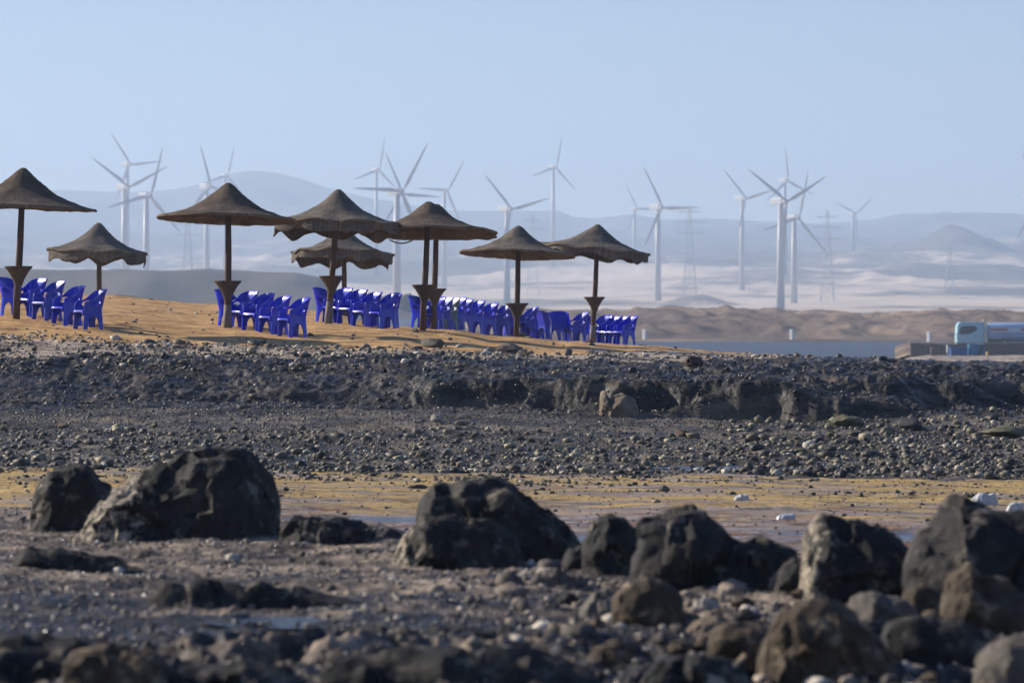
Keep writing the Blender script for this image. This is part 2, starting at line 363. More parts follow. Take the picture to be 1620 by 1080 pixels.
# ------------------------------------------------------------------ the shore terrain
def ytab(*kn): return kn
COLS = [
 (-300, ytab((66,737),(80,650),(82.4,634),(85,592),(87,560),(90,530),(95,498),(105,480),(120,452),(135,451),(160,480),(200,700))),
 (0,    ytab((66,737),(79,655),(82.4,634),(85,592),(87,562),(90,536),(95,503),(105,483),(120,458),(135,456),(160,500),(200,700))),
 (150,  ytab((66,738),(79,655),(82.4,635),(84.8,594),(87,562),(90,540),(94,516),(97,506),(108,486),(125,468),(135,466),(160,510),(200,700))),
 (350,  ytab((66,742),(79,657),(82.3,637),(84.4,596),(87,563),(90,545),(95,530),(98,519),(108,499),(122,483),(132,482),(155,510),(200,700))),
 (500,  ytab((66,745),(79,657),(82.3,638),(83.9,599),(87,563),(91,547),(98,528),(105,511),(115,498),(128,491),(150,515),(200,700))),
 (620,  ytab((66,746),(79,655),(82.2,640),(83.2,601),(87,563),(91,550),(97,532),(104,520),(112,517),(125,517),(150,545),(200,700))),
 (700,  ytab((66,747),(79,655),(81.9,643),(82.3,600),(87,568),(92,551),(100,536),(106,523),(115,521),(125,522),(150,550),(200,700))),
 (800,  ytab((66,749),(79,657),(81.6,645),(82,600),(87,572),(92,556),(100,545),(110,534),(118,531),(125,533),(150,560),(200,700))),
 (900,  ytab((66,750),(79,660),(81.3,649),(81.7,602),(86,580),(91,563),(100,553),(111,543),(122,540),(133,542),(155,570),(200,700))),
 (1000, ytab((66,751),(79,664),(80.9,657),(81.25,604),(86,585),(92,567),(100,559),(112,550),(124,546),(135,547),(160,580),(200,700))),
 (1200, ytab((66,753),(78,670),(80.3,665),(80.65,606),(84,592),(89,578),(95,570),(108,562),(125,560),(150,585),(200,700))),
 (1400, ytab((66,755),(77,678),(80.3,663),(80.7,634),(82,630),(82.4,602),(88,584),(95,575),(105,572),(125,578),(200,700))),
 (1500, ytab((66,756),(76,690),(80,660),(83.4,648),(83.9,604),(91,584),(99,577),(115,581),(200,700))),
 (1620, ytab((66,758),(74,700),(80,664),(84.8,648),(85.4,608),(92,584),(99,578),(115,582),(200,700))),
 (1920, ytab((66,760),(74,705),(80,665),(84,648),(87,608),(92,586),(99,579),(115,583),(200,700)))]
KD = np.concatenate([np.arange(60, 100, .1), np.arange(100, 201, 2.)])
KX = np.array([c_[0] for c_ in COLS], float)
def _zcol(kn):
    dd = np.array([k[0] for k in kn]); zz = np.array([(HY - k[1]) * k[0] / F for k in kn])
    zi = np.interp(KD, dd, zz)
    return zi
ZT = np.stack([_zcol(c_[1]) for c_ in COLS])
def ztab(xi, d):
    fx = np.interp(xi, KX, np.arange(len(KX))); ix = np.clip(fx.astype(int), 0, len(KX) - 2); tx = fx - ix; tx = tx * tx * (3 - 2 * tx)
    fd = np.interp(d, KD, np.arange(len(KD))); jd = np.clip(fd.astype(int), 0, len(KD) - 2); td = fd - jd
    a = ZT[ix, jd] * (1 - td) + ZT[ix, jd + 1] * td
    b = ZT[ix + 1, jd] * (1 - td) + ZT[ix + 1, jd + 1] * td
    return a * (1 - tx) + b * tx
def dA(xi): return np.interp(xi, [-300, 0, 450, 650, 950, 1250, 1620, 1900], [43, 41.5, 40, 38, 35, 33, 31.5, 31])
def dD(xi): return np.interp(xi, [-300, 500, 800, 1000, 1150, 1300, 1400, 1900], [86.6, 87, 87.6, 89, 93, 100, 150, 150])
POOLS = []   # (px centre x, px centre y, half width px, half depth in m, d, z)
def pool_at(x, y, hw, d, hd): POOLS.append((x, d, hw, hd, (HY - y) * d / F))
pool_at(470, 984, 95, 27.4, .4)
pool_at(1120, 732, 150, 68.0, .9)
pool_at(1330, 826, 150, 49.8, .9)
pool_at(1650, 806, 70, 52.5, .6)
pool_at(560, 812, 150, 51.8, .8)
pool_at(905, 835, 110, 48.6, .7)
def ter(xi, d, detail=True, pools=True):
    xi, d = np.broadcast_arrays(np.asarray(xi, float), np.asarray(d, float))
    X = (xi - HX) * d / F
    wob = 1.0 * fbm(X * .55, d * .35, 1.7, 3)
    wf = 1 - sstep(0, 2.6, d - dA(xi) - wob * .9)
    z = ztab(xi, d - np.where(d > 78, .4 * wob * sstep(78, 80, d) * (1 - sstep(86, 90, d)), 0))
    # foreground platform with two broken steps
    fgz = -2.0 + .05 * fbm(X * .7, d * .5, 4.2, 3)
    rough_fg = sstep(26.3, 25.2, d - wob * .6 + .004 * (xi - 600) * 0) 
    fgz = fgz - .10 * sstep(25.8, 24.6, d + .5 * wob)
    z = z * (1 - wf) + fgz * wf
    m_ledge = sstep(79.6, 81.4, d - wob * .5) * (1 - sstep(-.8, .8, d - dD(xi) - wob))
    m_grav = sstep(65, 67, d - 1.6 * wob) * (1 - m_ledge) * (1 - sstep(81, 83, d))
    m_flat = (1 - wf) * (1 - sstep(65, 67, d - 1.6 * wob))
    m_sand = 1 - np.clip(wf + m_ledge + m_grav + m_flat, 0, 1)
    if detail:
        right = sstep(900, 1250, xi)
        n_led = ridged(X * 1.3, d * 1.0, 2.2, 5); n_led2 = ridged(X * .45, d * .5, 8.1, 2)
        z = z + m_ledge * ((.055 + .05 * right) * n_led + .06 * n_led2 + .035 * ridged(X * 3.4, d * 2.4, 3.2, 3) + .03 * np.abs(perlin(X * 6.5, d * 4.5, 1.2)))
        z = z + m_grav * (.045 * fbm(X * 2.6, d * 1.9, 3.3, 4) + .05 * fbm(X * .4, d * .5, 9.3, 2) * sstep(67, 72, d))
        z = z + m_flat * (.012 * fbm(X * 3.2, d * 3.4, 2.6, 3) + .012 * fbm(X * .9, d * .9, 6.6, 3) + .09 * np.clip(fbm(X * .35, d * .8, 12.6, 3) - .15, 0, 1))
        z = z + m_sand * (.03 * fbm(X * 1.3, d * 1.0, 7.7, 3) + .06 * fbm(X * .25, d * .3, 5.5, 2) * sstep(88, 91, d) * (1 - sstep(91, 94, d)))
        z = z + wf * (.07 * np.minimum(fbm(X * .9, d * 1.1, 14.4, 2) + .15, .1) + .022 * fbm(X * 4.5, d * 4, 4.4, 3) + (.035 + .06 * rough_fg) * ridged(X * 1.9, d * 1.6, 1.1, 3) * (.35 + rough_fg))
    for (px, pd, hw, hd, pz) in (POOLS if pools else ()):
        q = ((xi - px) / hw) ** 2 + ((d - pd) / hd) ** 2 + .55 * fbm(X * 1.3, d * 1.3, 2.9, 2)
        k = 1 - sstep(.55, 1.1, q)
        z = z * (1 - k) + np.minimum(z, pz - .03) * k
    return z, (wf, m_flat, m_grav, m_ledge, m_sand, wob)
POOLS = [(a, b, c_, e, float(np.percentile(ter(np.linspace(a - c_, a + c_, 40)[None, :], np.linspace(b - e, b + e, 12)[:, None], pools=False)[0], 6 if b < 40 else 16))) for (a, b, c_, e, _) in POOLS]
def gz(xi, d): return float(ter(np.array([xi]), np.array([d]))[0][0])
def G(xi, d): return Vector(((xi - HX) * d / F, d, gz(xi, d)))

def build_shore():
    xs = np.linspace(-430, 2050, 990)
    ds = np.concatenate([np.linspace(13, 23, 16)[:-1], np.linspace(23, 42, 300)[:-1], np.linspace(42, 64, 120)[:-1], np.linspace(64, 79, 150)[:-1],
                         np.linspace(79, 92, 300)[:-1], np.linspace(92, 136, 170)[:-1], np.linspace(136, 200, 30)])
    nx, nd = len(xs), len(ds)
    XI, D = np.meshgrid(xs, ds)
    Z, (wf, mf, mg, ml, ms, wob) = ter(XI, D)
    V = np.stack([(XI - HX) * D / F, D, Z], -1).reshape(-1, 3)
    dDx = dD(XI)
    shell = (ms > .4) & ((D < dDx + 3.2 + 1.2 * wob) | ((XI > 930) & (D < 104 + 4 * wob + (XI - 1000) * .04)))
    zone = np.where(wf > .5, 0, np.where(ml > .45, 3, np.where(D - 1.6 * wob < 66, 1, np.where((D < 82) & (ms < .6), 2, 4))))
    zone = np.where((zone == 4) & shell, 5, zone)
    zf = zone[:-1, :-1].ravel()
    idx = np.arange(nx * nd).reshape(nd, nx)
    Fc = np.stack([idx[:-1, :-1], idx[:-1, 1:], idx[1:, 1:], idx[1:, :-1]], -1).reshape(-1, 4)
    for k, (nm, mt) in enumerate([('foreshore_ground', 'foreshore'), ('tidal_flat', 'tidal'), ('gravel_ground', 'gravel'), ('reef_ground', 'ledge'), ('beach_ground', 'sand'), ('shell_ground', 'shell')]):
        fk = Fc[zf == k]
        if not len(fk): continue
        u, inv = np.unique(fk, return_inverse=True)
        tag(link(nm, mesh_np(nm, V[u], inv.reshape(-1, 4)), M[mt], sm=False), kind='structure')
build_shore()
def build_pools():
    for (px, pd, hw, hd, pz) in POOLS:
        xs = np.linspace(px - hw * 1.7, px + hw * 1.7, 120); ds = np.linspace(pd - hd * 1.7, pd + hd * 1.7, 70)
        XI, D = np.meshgrid(xs, ds); Z = ter(XI, D)[0]; wet = Z < pz + .03
        wet = wet & ((((XI - px) / (1.6 * hw)) ** 2 + ((D - pd) / (1.6 * hd)) ** 2) < 1)
        idx = np.arange(XI.size).reshape(XI.shape); c4 = wet[:-1, :-1] | wet[1:, :-1] | wet[:-1, 1:] | wet[1:, 1:]
        Fc = np.stack([idx[:-1, :-1], idx[:-1, 1:], idx[1:, 1:], idx[1:, :-1]], -1)[c4]
        if not len(Fc): continue
        V = np.stack([(XI - HX) * D / F, D, np.full_like(D, pz)], -1).reshape(-1, 3)
        u, inv = np.unique(Fc, return_inverse=True)
        tag(link('pool_water', mesh_np('pool_water', V[u], inv.reshape(-1, 4)), M['pool']), kind='structure')
build_pools()

# ------------------------------------------------------------------ sea, desert, banks, hills
SEA = -6.6
mb = MB(); mb.add([(-700, 125, SEA), (700, 125, SEA), (1900, 2600, SEA), (-1900, 2600, SEA)], [(0, 1, 2, 3)])
tag(mb.link('sea_water', M['sea']), kind='structure')
def heightgrid(name, xs, ds, zfun, mat):
    XI, D = np.meshgrid(xs, ds); Z = zfun(XI, D)
    V = np.stack([(XI - HX) * D / F, D, Z], -1).reshape(-1, 3)
    nx, nd = len(xs), len(ds); idx = np.arange(nx * nd).reshape(nd, nx)
    Fc = np.stack([idx[:-1, :-1], idx[:-1, 1:], idx[1:, 1:], idx[1:, :-1]], -1).reshape(-1, 4)
    return tag(link(name, mesh_np(name, V, Fc), mat), kind='structure')
RIDGE_X = [-700, -300, 0, 100, 200, 260, 300, 340, 370, 400, 440, 480, 520, 560, 620, 700, 760, 850, 885, 905, 940, 1000, 1050, 1120, 1200, 1300, 1380, 1420, 1500, 1620, 1900, 2400]
RIDGE_Y = [312, 308, 303, 304, 305, 302, 297, 286, 277, 274, 278, 288, 302, 312, 322, 337, 339, 337, 338, 348, 351, 343, 350, 346, 351, 353, 349, 341, 340, 343, 340, 345]
def desert_z(xi, d):
    X = (xi - HX) * d / F
    y = np.interp(d, [1450, 1650, 1900, 2100, 2450, 2750, 3100, 3600, 4300, 5000, 5800], [508, 496, 490, 487, 478, 466, 446, 425, 402, 384, 372])
    z = (HY - y) * d / F
    z = z + sstep(1700, 3200, d) * (9 * fbm(X / 420, d / 700, .3, 4) + 5 * ridged(X / 110, d / 230, 1.3, 4)) * (.35 + sstep(2500, 4000, d))
    ry = np.interp(xi, RIDGE_X, RIDGE_Y)
    zr = (HY - ry) * 7200 / F
    k = sstep(5300, 7200, d + 260 * fbm(X / 300, d / 900, 3.1, 3))
    z = z * (1 - k) + zr * k + k * (1 - k) * 60 * (ridged(X / 200, d / 700, 6.1, 4) - 1.0)
    # low mound and the dark pyramid hill
    def hill(cx, cd, hw, hd, h):
        c0 = (cx - HX) * cd / F
        q = np.sqrt(((X - c0) / hw) ** 2 + ((d - cd) / hd) ** 2); return h * np.clip(1 - q, 0, 1) ** 1.1
    z = z + hill(1112, 2330, 24, 60, 4.5) + hill(1500, 4300, 58, 300, 31) + hill(1085, 2330, 22, 60, 2)
    return z
heightgrid('desert_ground', np.linspace(-700, 2400, 420), np.concatenate([np.linspace(1450, 3200, 130)[:-1], np.linspace(3200, 7600, 170)]), desert_z, M['desert'])
def emb_z(xi, d):
    X = (xi - HX) * d / F
    top = np.interp(xi, [-500, 0, 350, 470, 505, 530, 575, 620, 655, 670], [424, 426, 428, 432, 440, 458, 478, 486, 494, 503])
    zt = (HY - top) * 1340 / F
    k = sstep(1240, 1335, d + 14 * fbm(X / 30, d / 60, .7, 2))
    return (SEA - .8) * (1 - k) + zt * k + .8 * fbm(X / 22, d / 40, 2.1, 3) * k
heightgrid('embankment_ground', np.linspace(-600, 700, 220), np.linspace(1225, 1500, 60), emb_z, M['dune'])
def bank_z(xi, d):
    X = (xi - HX) * d / F
    crest = np.interp(xi, [600, 820, 900, 985, 1010, 1050, 1080, 1110, 1135, 1152, 1172, 1200, 1230, 1245, 1300, 1360, 1400, 1450, 1500, 1620, 1700, 2200], [499, 492, 494, 497, 492, 489, 490, 492, 493, 487, 493, 494, 491, 496, 497, 501, 500, 497, 494, 497, 496, 496])
    lip = np.interp(xi, [600, 900, 1000, 1150, 1250, 1350, 1400, 1500, 2200], [516, 516, 514, 519, 513, 516, 520, 512, 512])
    zl = (HY - lip) * 680 / F; zc = (HY - crest) * 790 / F
    k0 = sstep(655, 661, d + 3 * fbm(X / 9, d / 30, .7, 3)); k1 = sstep(676, 706, d + 12 * fbm(X / 9, d / 30, .7, 3)); k2 = sstep(700, 790, d + 22 * fbm(X / 14, d / 40, 3.7, 3))
    z = ((SEA - .7) * (1 - k0) - 6.36 * k0) * (1 - k1) + zl * k1; z = z * (1 - k2) + zc * k2
    z = z + k1 * (.55 * fbm(X / 5, d / 12, 2.1, 3) + .8 * ridged(X / 7 + d / 16, d / 40, 5.1, 2))
    road = sstep(1390, 1440, xi)                          # the low causeway the lorry stands on
    zroad = -5.95 + .1 * fbm(X / 6, d / 9, 1.1, 2)
    kr = road * (1 - sstep(585, 640, d)); 
    return z * (1 - kr) + zroad * kr
heightgrid('far_bank_ground', np.linspace(700, 2200, 420), np.concatenate([np.linspace(457, 640, 40)[:-1], np.linspace(640, 860, 130)]), bank_z, M['bank'])
def strip_z(xi, d):
    return SEA - .3 + .95 * sstep(1385, 1470, xi) * sstep(428, 433, d) + .05 * fbm(xi / 9, d / 2, .4, 2)
heightgrid('quay_ground', np.linspace(1360, 2000, 120), np.linspace(426, 456.5, 16), strip_z, M['shell'])

# haze: one closed box of thin air round everything
mb = MB(); mb.box((-2900, -80, -10.0), (2900, 7750, 275))
hz = mb.link('haze', None); hm = bpy.data.materials.new('haze_air'); hm.use_nodes = True; ht = hm.node_tree; ht.nodes.clear()
ho = ht.nodes.new('ShaderNodeOutputMaterial'); hv = ht.nodes.new('ShaderNodeVolumePrincipled')
hv.inputs['Color'].default_value = (.61, .775, 1.0, 1); hv.inputs['Density'].default_value = 2.25e-4; hv.inputs['Anisotropy'].default_value = .25
ht.links.new(hv.outputs[0], ho.inputs['Volume']); hz.data.materials.append(hm); tag(hz, kind='stuff')

# ------------------------------------------------------------------ boulders
def chaikin(p, n=1):
    for _ in range(n):
        q = [p[0]]
        for a, b in zip(p[:-1], p[1:]): q += [(a[0] * .75 + b[0] * .25, a[1] * .75 + b[1] * .25), (a[0] * .25 + b[0] * .75, a[1] * .25 + b[1] * .75)]
        p = q + [p[-1]]
    return p
def boulder(name, label, cat, prof, base_y, d, depth, mat, seed, rough=1.0, nu=96, nt=64, group=None, tilt=0.0):
    """a rock whose ridge follows the given skyline, PROF in photo pixels at distance d"""
    s = d / F
    xs = np.array([p[0] for p in prof], float); ys = np.array([p[1] for p in prof], float)
    x0, x1 = xs[0], xs[-1]; cx = .5 * (x0 + x1)
    base = (HY - base_y) * s; hmax = (base_y - ys.min()) * s; size = max((x1 - x0) * s, hmax)
    u = np.linspace(0, 1, nu); u = .5 - .5 * np.cos(np.pi * u) * (1 - .25 * np.sin(np.pi * u) ** 2); u = (u - u[0]) / (u[-1] - u[0])
    px = x0 + u * (x1 - x0)
    top = np.maximum((base_y - np.interp(px, xs, ys)) * s, .01 * size)
    th = np.linspace(0, np.pi, nt)
    U, T = np.meshgrid(u, th, indexing='ij'); H = np.repeat(top[:, None], nt, 1); PX = np.repeat(px[:, None], nt, 1)
    endw = np.clip(1 - np.abs(2 * U - 1) ** 3.2, 0, 1) ** .45
    cs = np.cos(T); sn = np.sin(T)
    yy = -np.sign(cs) * np.abs(cs) ** .75 * depth * .5 * (.12 + .88 * endw) * (1 + .25 * fbm(U * 3, T * 1.2, seed, 2)) + tilt * H * sn
    zz = H * np.abs(sn) ** .62 - .16 * size * (1 - sn) * .6
    xx = (PX - cx) * s + .05 * size * fbm(U * 2, T * 1.5, seed + 9, 2) * (1 - sn)
    V = np.stack([xx, yy, zz], -1)
    du = np.gradient(V, axis=0); dt = np.gradient(V, axis=1); N = np.cross(du, dt); N /= (np.linalg.norm(N, axis=-1, keepdims=True) + 1e-9)
    rs = np.random.RandomState(int(seed * 100)); A = V.reshape(-1, 3); NN = N.reshape(-1, 3)
    for (K, amt) in ((16, .95), (54, .8)):
        sid = rs.choice(len(A), K, replace=False)
        jx = A + size * .03 * np.stack([fbm(A[:, 0] / size * 6 + seed, A[:, 1] / size * 6, A[:, 2] / size * 6 + 31 * t, 2) for t in range(3)], -1)
        near = ((jx[:, None, :] - A[sid][None]) ** 2).sum(-1).argmin(1)
        ns = NN[sid] + rs.normal(0, .16, (K, 3)); ns /= np.linalg.norm(ns, axis=1)[:, None]
        off = ((A - A[sid][near]) * ns[near]).sum(1)
        wgt = np.repeat(np.clip(np.minimum(u, 1 - u) * 12, 0, 1)[:, None], nt, 1).ravel()
        A = A - ns[near] * np.clip(off * amt, -.03 * size, .15 * size)[:, None] * wgt[:, None]
    V = A.reshape(V.shape)
    q = V / size
    disp = .02 * ridged(q[..., 0] * 2.6 + seed, q[..., 1] * 2.6, q[..., 2] * 2.6, 2) + .012 * ridged(q[..., 0] * 7 + seed, q[..., 1] * 7, q[..., 2] * 7, 3) + .006 * fbm(q[..., 0] * 22, q[..., 1] * 22, q[..., 2] * 22 + seed, 2)
    ff = np.clip(np.minimum(U, 1 - U) * 14, 0, 1)
    V = V + N * (disp * rough * size * ff)[..., None] * -1
    idx = np.arange(nu * nt).reshape(nu, nt)
    Fc = np.stack([idx[:-1, :-1], idx[1:, :-1], idx[1:, 1:], idx[:-1, 1:]], -1).reshape(-1, 4)
    o = link(name, mesh_np(name, V.reshape(-1, 3), Fc), mat); bm = bmesh.new(); bm.from_mesh(o.data); bmesh.ops.recalc_face_normals(bm, faces=bm.faces); bm.to_mesh(o.data); bm.free()
    try: o.data.set_sharp_from_angle(angle=math.radians(24))
    except Exception: pass
    o.location = ((cx - HX) * s, d, base)
    tag(o, label, cat, group); return o
BG = 'dark boulders along the water edge'
boulder('boulder', 'pointed dark boulder with left face painted pale as sunlit, beside the broadest boulder', 'boulder',
        [(48,826),(52,800),(66,770),(82,748),(100,738),(122,734),(142,744),(150,758),(168,772),(182,784),(186,812),(180,832)], 836, 38.5, .75, M['boulder_lit_end'], 1.3, group=BG)
boulder('boulder', 'broadest dark boulder with long sloping pale end and steep far end', 'boulder',
        [(128,838),(150,818),(172,800),(190,776),(222,762),(255,746),(290,728),(330,716),(370,714),(404,730),(424,752),(438,776),(446,810),(444,858)], 862, 37.0, 1.1, M['boulder_lit_end'], 5.1, group=BG)
boulder('boulder', 'low flat-topped dark rock filling the gap between two big boulders', 'boulder',
        [(440,862),(446,836),(468,820),(500,828),(540,822),(575,830),(592,850),(615,846),(648,858),(652,884)], 888, 36.2, .8, M['boulder'], 8.4, group=BG)
boulder('boulder', 'humped dark boulder with knobbly double crest and long drop to one side', 'boulder',
        [(655,880),(660,800),(672,782),(690,768),(712,776),(728,764),(752,768),(775,760),(800,762),(822,784),(846,800),(868,824),(885,846),(912,856),(926,880),(928,914)], 918, 34.2, 1.3, M['boulder'], 2.9, group=BG)
boulder('boulder', 'dark slab leaning in front of the humped double-crested boulder', 'boulder',
        [(618,896),(630,866),(650,838),(676,820),(706,816),(740,826),(775,830),(808,850),(824,890),(826,912)], 914, 33.2, .7, M['boulder_lit_end'], 12.2, group=BG)
boulder('boulder', 'small upright dark boulder squeezed against the peaked boulder', 'boulder',
        [(920,905),(926,860),(940,828),(962,816),(984,822),(1000,838),(1012,852),(1022,880),(1020,936)], 940, 31.8, .6, M['boulder'], 3.7, group=BG)
boulder('boulder', 'peaked dark boulder with a stepped shoulder descending to its side', 'boulder',
        [(990,950),(1004,890),(1014,842),(1026,820),(1050,814),(1074,812),(1094,800),(1116,818),(1150,836),(1160,858),(1186,862),(1206,856),(1222,868),(1250,864),(1270,876),(1276,900),(1262,958)], 962, 30.4, 1.0, M['boulder'], 6.6, group=BG)
boulder('boulder', 'square-shouldered dark boulder with pale painted sunlit edge', 'boulder',
        [(1262,956),(1276,890),(1287,832),(1302,817),(1330,822),(1362,826),(1398,836),(1418,850),(1440,884),(1462,920),(1480,952)], 958, 29.2, .8, M['boulder_lit_end'], 9.3, group=BG)
boulder('boulder', 'massive dark boulder at the frame edge with grey streaked flank', 'boulder',
        [(1428,900),(1442,868),(1470,850),(1494,830),(1506,802),(1530,796),(1552,804),(1566,818),(1600,822),(1650,830),(1720,850),(1790,900),(1800,960)], 965, 28.2, 1.1, M['boulder'], 4.4, group=BG)
boulder('boulder', 'brown sloping rock lying at the foot of the massive frame-edge boulder', 'boulder',
        [(1488,960),(1500,912),(1530,900),(1570,918),(1610,936),(1660,950),(1720,960),(1740,1000)], 1000, 26.2, .6, M['boulder2'], 10.8, group=BG)
boulder('boulder', 'rounded dark brown boulder in the blurred front corner', 'boulder',
        [(1196,1068),(1214,1016),(1236,978),(1268,960),(1300,954),(1336,962),(1364,984),(1392,1020),(1420,1072)], 1080, 24.0, .55, M['boulder2'], 7.1, group=BG)
boulder('boulder', 'low dark rock bridging the humped and small upright boulders', 'boulder',
        [(884,912),(896,880),(918,866),(940,872),(962,884),(990,896),(1010,930)], 934, 32.4, .5, M['boulder'], 14.2, group=BG)
boulder('boulder', 'low dark rock wedged between stepped shoulder and pale-edged boulder', 'boulder',
        [(1222,950),(1234,904),(1256,884),(1282,890),(1304,912),(1318,956)], 962, 29.6, .5, M['boulder'], 16.4, group=BG)
SG = 'blurred stones on the foreground shore'
for k, (lab, prof, by, d, dep, mt) in enumerate([
  ('stubby dark brown stone standing in front of the peaked boulder', [(966,985),(972,950),(990,930),(1020,914),(1052,924),(1076,946),(1086,990)], 1008, 26.6, .35, 'boulder2'),
  ('pale grey pointed stone next to a stubby brown one', [(916,968),(932,948),(955,932),(978,940),(990,966)], 974, 28.2, .3, 'grey_rock'),
  ('flat rusty stone lying under the brown front-corner boulder', [(1116,1040),(1124,1002),(1150,988),(1200,992),(1232,1010),(1240,1042)], 1046, 24.6, .4, 'boulder2'),
  ('squat grey stone touching the square-shouldered boulder', [(1340,985),(1346,950),(1380,938),(1420,946),(1450,965),(1460,990)], 1000, 26.4, .4, 'grey_rock'),
  ('rounded brown stone under the grey streaked flank', [(1424,975),(1432,938),(1458,924),(1486,934),(1500,968)], 976, 27.0, .35, 'boulder2'),
  ('broad dark grey stone ahead of the frame-edge rocks', [(1390,1030),(1400,992),(1450,976),(1510,984),(1552,1000),(1566,1034)], 1040, 24.8, .4, 'boulder'),
  ('grey stone with lit pale ridge cut by the frame edge', [(1540,1076),(1556,1036),(1590,1008),(1630,1004),(1680,1030),(1690,1080)], 1084, 23.4, .4, 'grey_rock'),
  ('sandy brown rock with a bright rim low in the front corner', [(98,1090),(104,1046),(128,1030),(170,1026),(220,1030),(262,1048),(276,1092)], 1096, 23.2, .4, 'boulder2'),
  ('low dark rock beside the sandy brown front rock', [(250,1085),(290,1058),(350,1050),(430,1056),(500,1086)], 1092, 23.3, .6, 'boulder'),
  ('long low dark rock along the bottom of the frame', [(470,1078),(560,1050),(680,1036),(760,1042),(830,1036),(900,1048),(960,1080)], 1088, 23.5, .6, 'boulder'),
  ('wedge-shaped dark rock with a pale stick on it', [(1010,1084),(1040,1050),(1100,1034),(1160,1046),(1190,1084)], 1088, 23.3, .4, 'boulder'),
  ('dark jagged rock at the bottom edge by the sandy rock', [(-80,1064),(-20,1024),(40,1010),(110,1012),(180,1020),(240,1064)], 1074, 24.0, .7, 'boulder'),
  ('small white-topped stone at the humped boulder foot', [(802,918),(810,910),(826,906),(838,914),(842,922)], 924, 31.0, .12, 'pale_rock'),
  ('grey pebbly stone below the far end of the humped boulder', [(836,930),(850,908),(880,900),(906,910),(918,932)], 936, 30.6, .25, 'grey_rock'),
  ('tan flat stone below the stepped shoulder', [(1085,1000),(1100,984),(1130,974),(1165,984),(1176,1002)], 1006, 26.2, .22, 'tan_rock'),
  ('pale rounded stone ahead of the peaked boulder foot', [(1092,968),(1100,952),(1116,946),(1134,952),(1146,970)], 972, 28.6, .16, 'pale_rock'),
  ('reddish flat stone left of the stubby brown one', [(880,1008),(896,992),(930,984),(958,992),(966,1010)], 1014, 26.4, .22, 'red_rock'),
  ('dark brown stone nearest the pale stick', [(930,1044),(944,1022),(976,1012),(1000,1024),(1008,1046)], 1050, 24.8, .22, 'boulder2'),
]):
    boulder('stone', lab, 'stone', prof, by, d, dep, M[mt], 20 + k * 1.7, .9, 40, 28, group=SG)
boulder('rock_ledge', 'long low dark ledge crossing the blurred foreground slope', 'ledge',
        [(236,936),(262,922),(300,926),(350,930),(400,936),(460,942),(520,950),(570,958),(640,964),(720,974),(790,978),(850,986)], 984, 28.6, .45, M['boulder'], 51.0, .5, 120, 24)
bpy.data.objects['rock_ledge'].rotation_euler = (0, 0, 0)
boulder('rock_ledge', 'dark broken ledge below the humped boulder, nearest the front rubble', 'ledge',
        [(520,1010),(580,1000),(650,1004),(720,1000),(800,1006),(880,1004),(960,1012),(1020,1022)], 1030, 26.0, .5, M['boulder'], 57.0, .7, 120, 24)
boulder('rock_ledge', 'short low dark ledge below the two biggest boulders', 'ledge',
        [(20,884),(40,870),(80,874),(130,880),(180,892),(220,902),(262,914)], 914, 32.6, .4, M['boulder'], 53.0, .5, 90, 24)
FM = [(900, 'ahead of the humped boulder'), (990, 'by the stubby brown stone'), (1070, 'ahead of the peaked boulder'), (1150, 'by the flat rusty stone'), (1215, 'beside the rounded front-corner boulder'),
      (1300, 'under the square-shouldered boulder'), (1400, 'by the squat grey stone'), (1480, 'below the grey streaked flank'), (1560, 'near the lit-ridged stone'), (1640, 'at the frame edge')]
FS = []
def front_stones():
    k = 0; seen = set()
    while k < 125:
        x = rnd.uniform(860, 1660); y = rnd.uniform(925, 1090)
        if y < 940 + 0 * x and x < 1000: continue
        wp = rnd.choice([16, 20, 24, 28, 34, 42, 54]); mt = rnd.choice(['boulder2', 'boulder2', 'boulder2', 'grey_rock', 'tan_rock', 'tan_rock', 'boulder'])
        FS.append((x, y, wp, mt, rnd.randrange(4))); k += 1
front_stones()
# ------------------------------------------------------------------ stones further off
def rock_mesh(seed, sub=3, flat=.7, rough=.16):
    bm = bmesh.new(); bmesh.ops.create_icosphere(bm, subdivisions=sub, radius=.5)
    co = np.array([v.co[:] for v in bm.verts])
    n = co / np.linalg.norm(co, axis=1)[:, None]
    r = 1 + rough * 1.6 * ridged(n[:, 0] * 1.1 + seed, n[:, 1] * 1.1, n[:, 2] * 1.1, 2) + rough * .6 * fbm(n[:, 0] * 3 + seed, n[:, 1] * 3, n[:, 2] * 3, 2)
    # planar facets: clip against a few random planes
    rs = np.random.RandomState(int(seed * 10) % 9999)
    p = co * r[:, None]
    for _ in range(6):
        pl = rs.normal(size=3); pl /= np.linalg.norm(pl); off = rs.uniform(.3, .46)
        dd = p @ pl - off; p = p - np.clip(dd, 0, None)[:, None] * pl * .9
    p[:, 2] *= flat
    for v, q in zip(bm.verts, p): v.co = q
    me = bpy.data.meshes.new('stone'); bm.to_mesh(me); bm.free(); return me
SV = [rock_mesh(3.1 * i + 1, 3 if i < 4 else 2, [.62, .8, .5, .9][i % 4]) for i in range(10)]
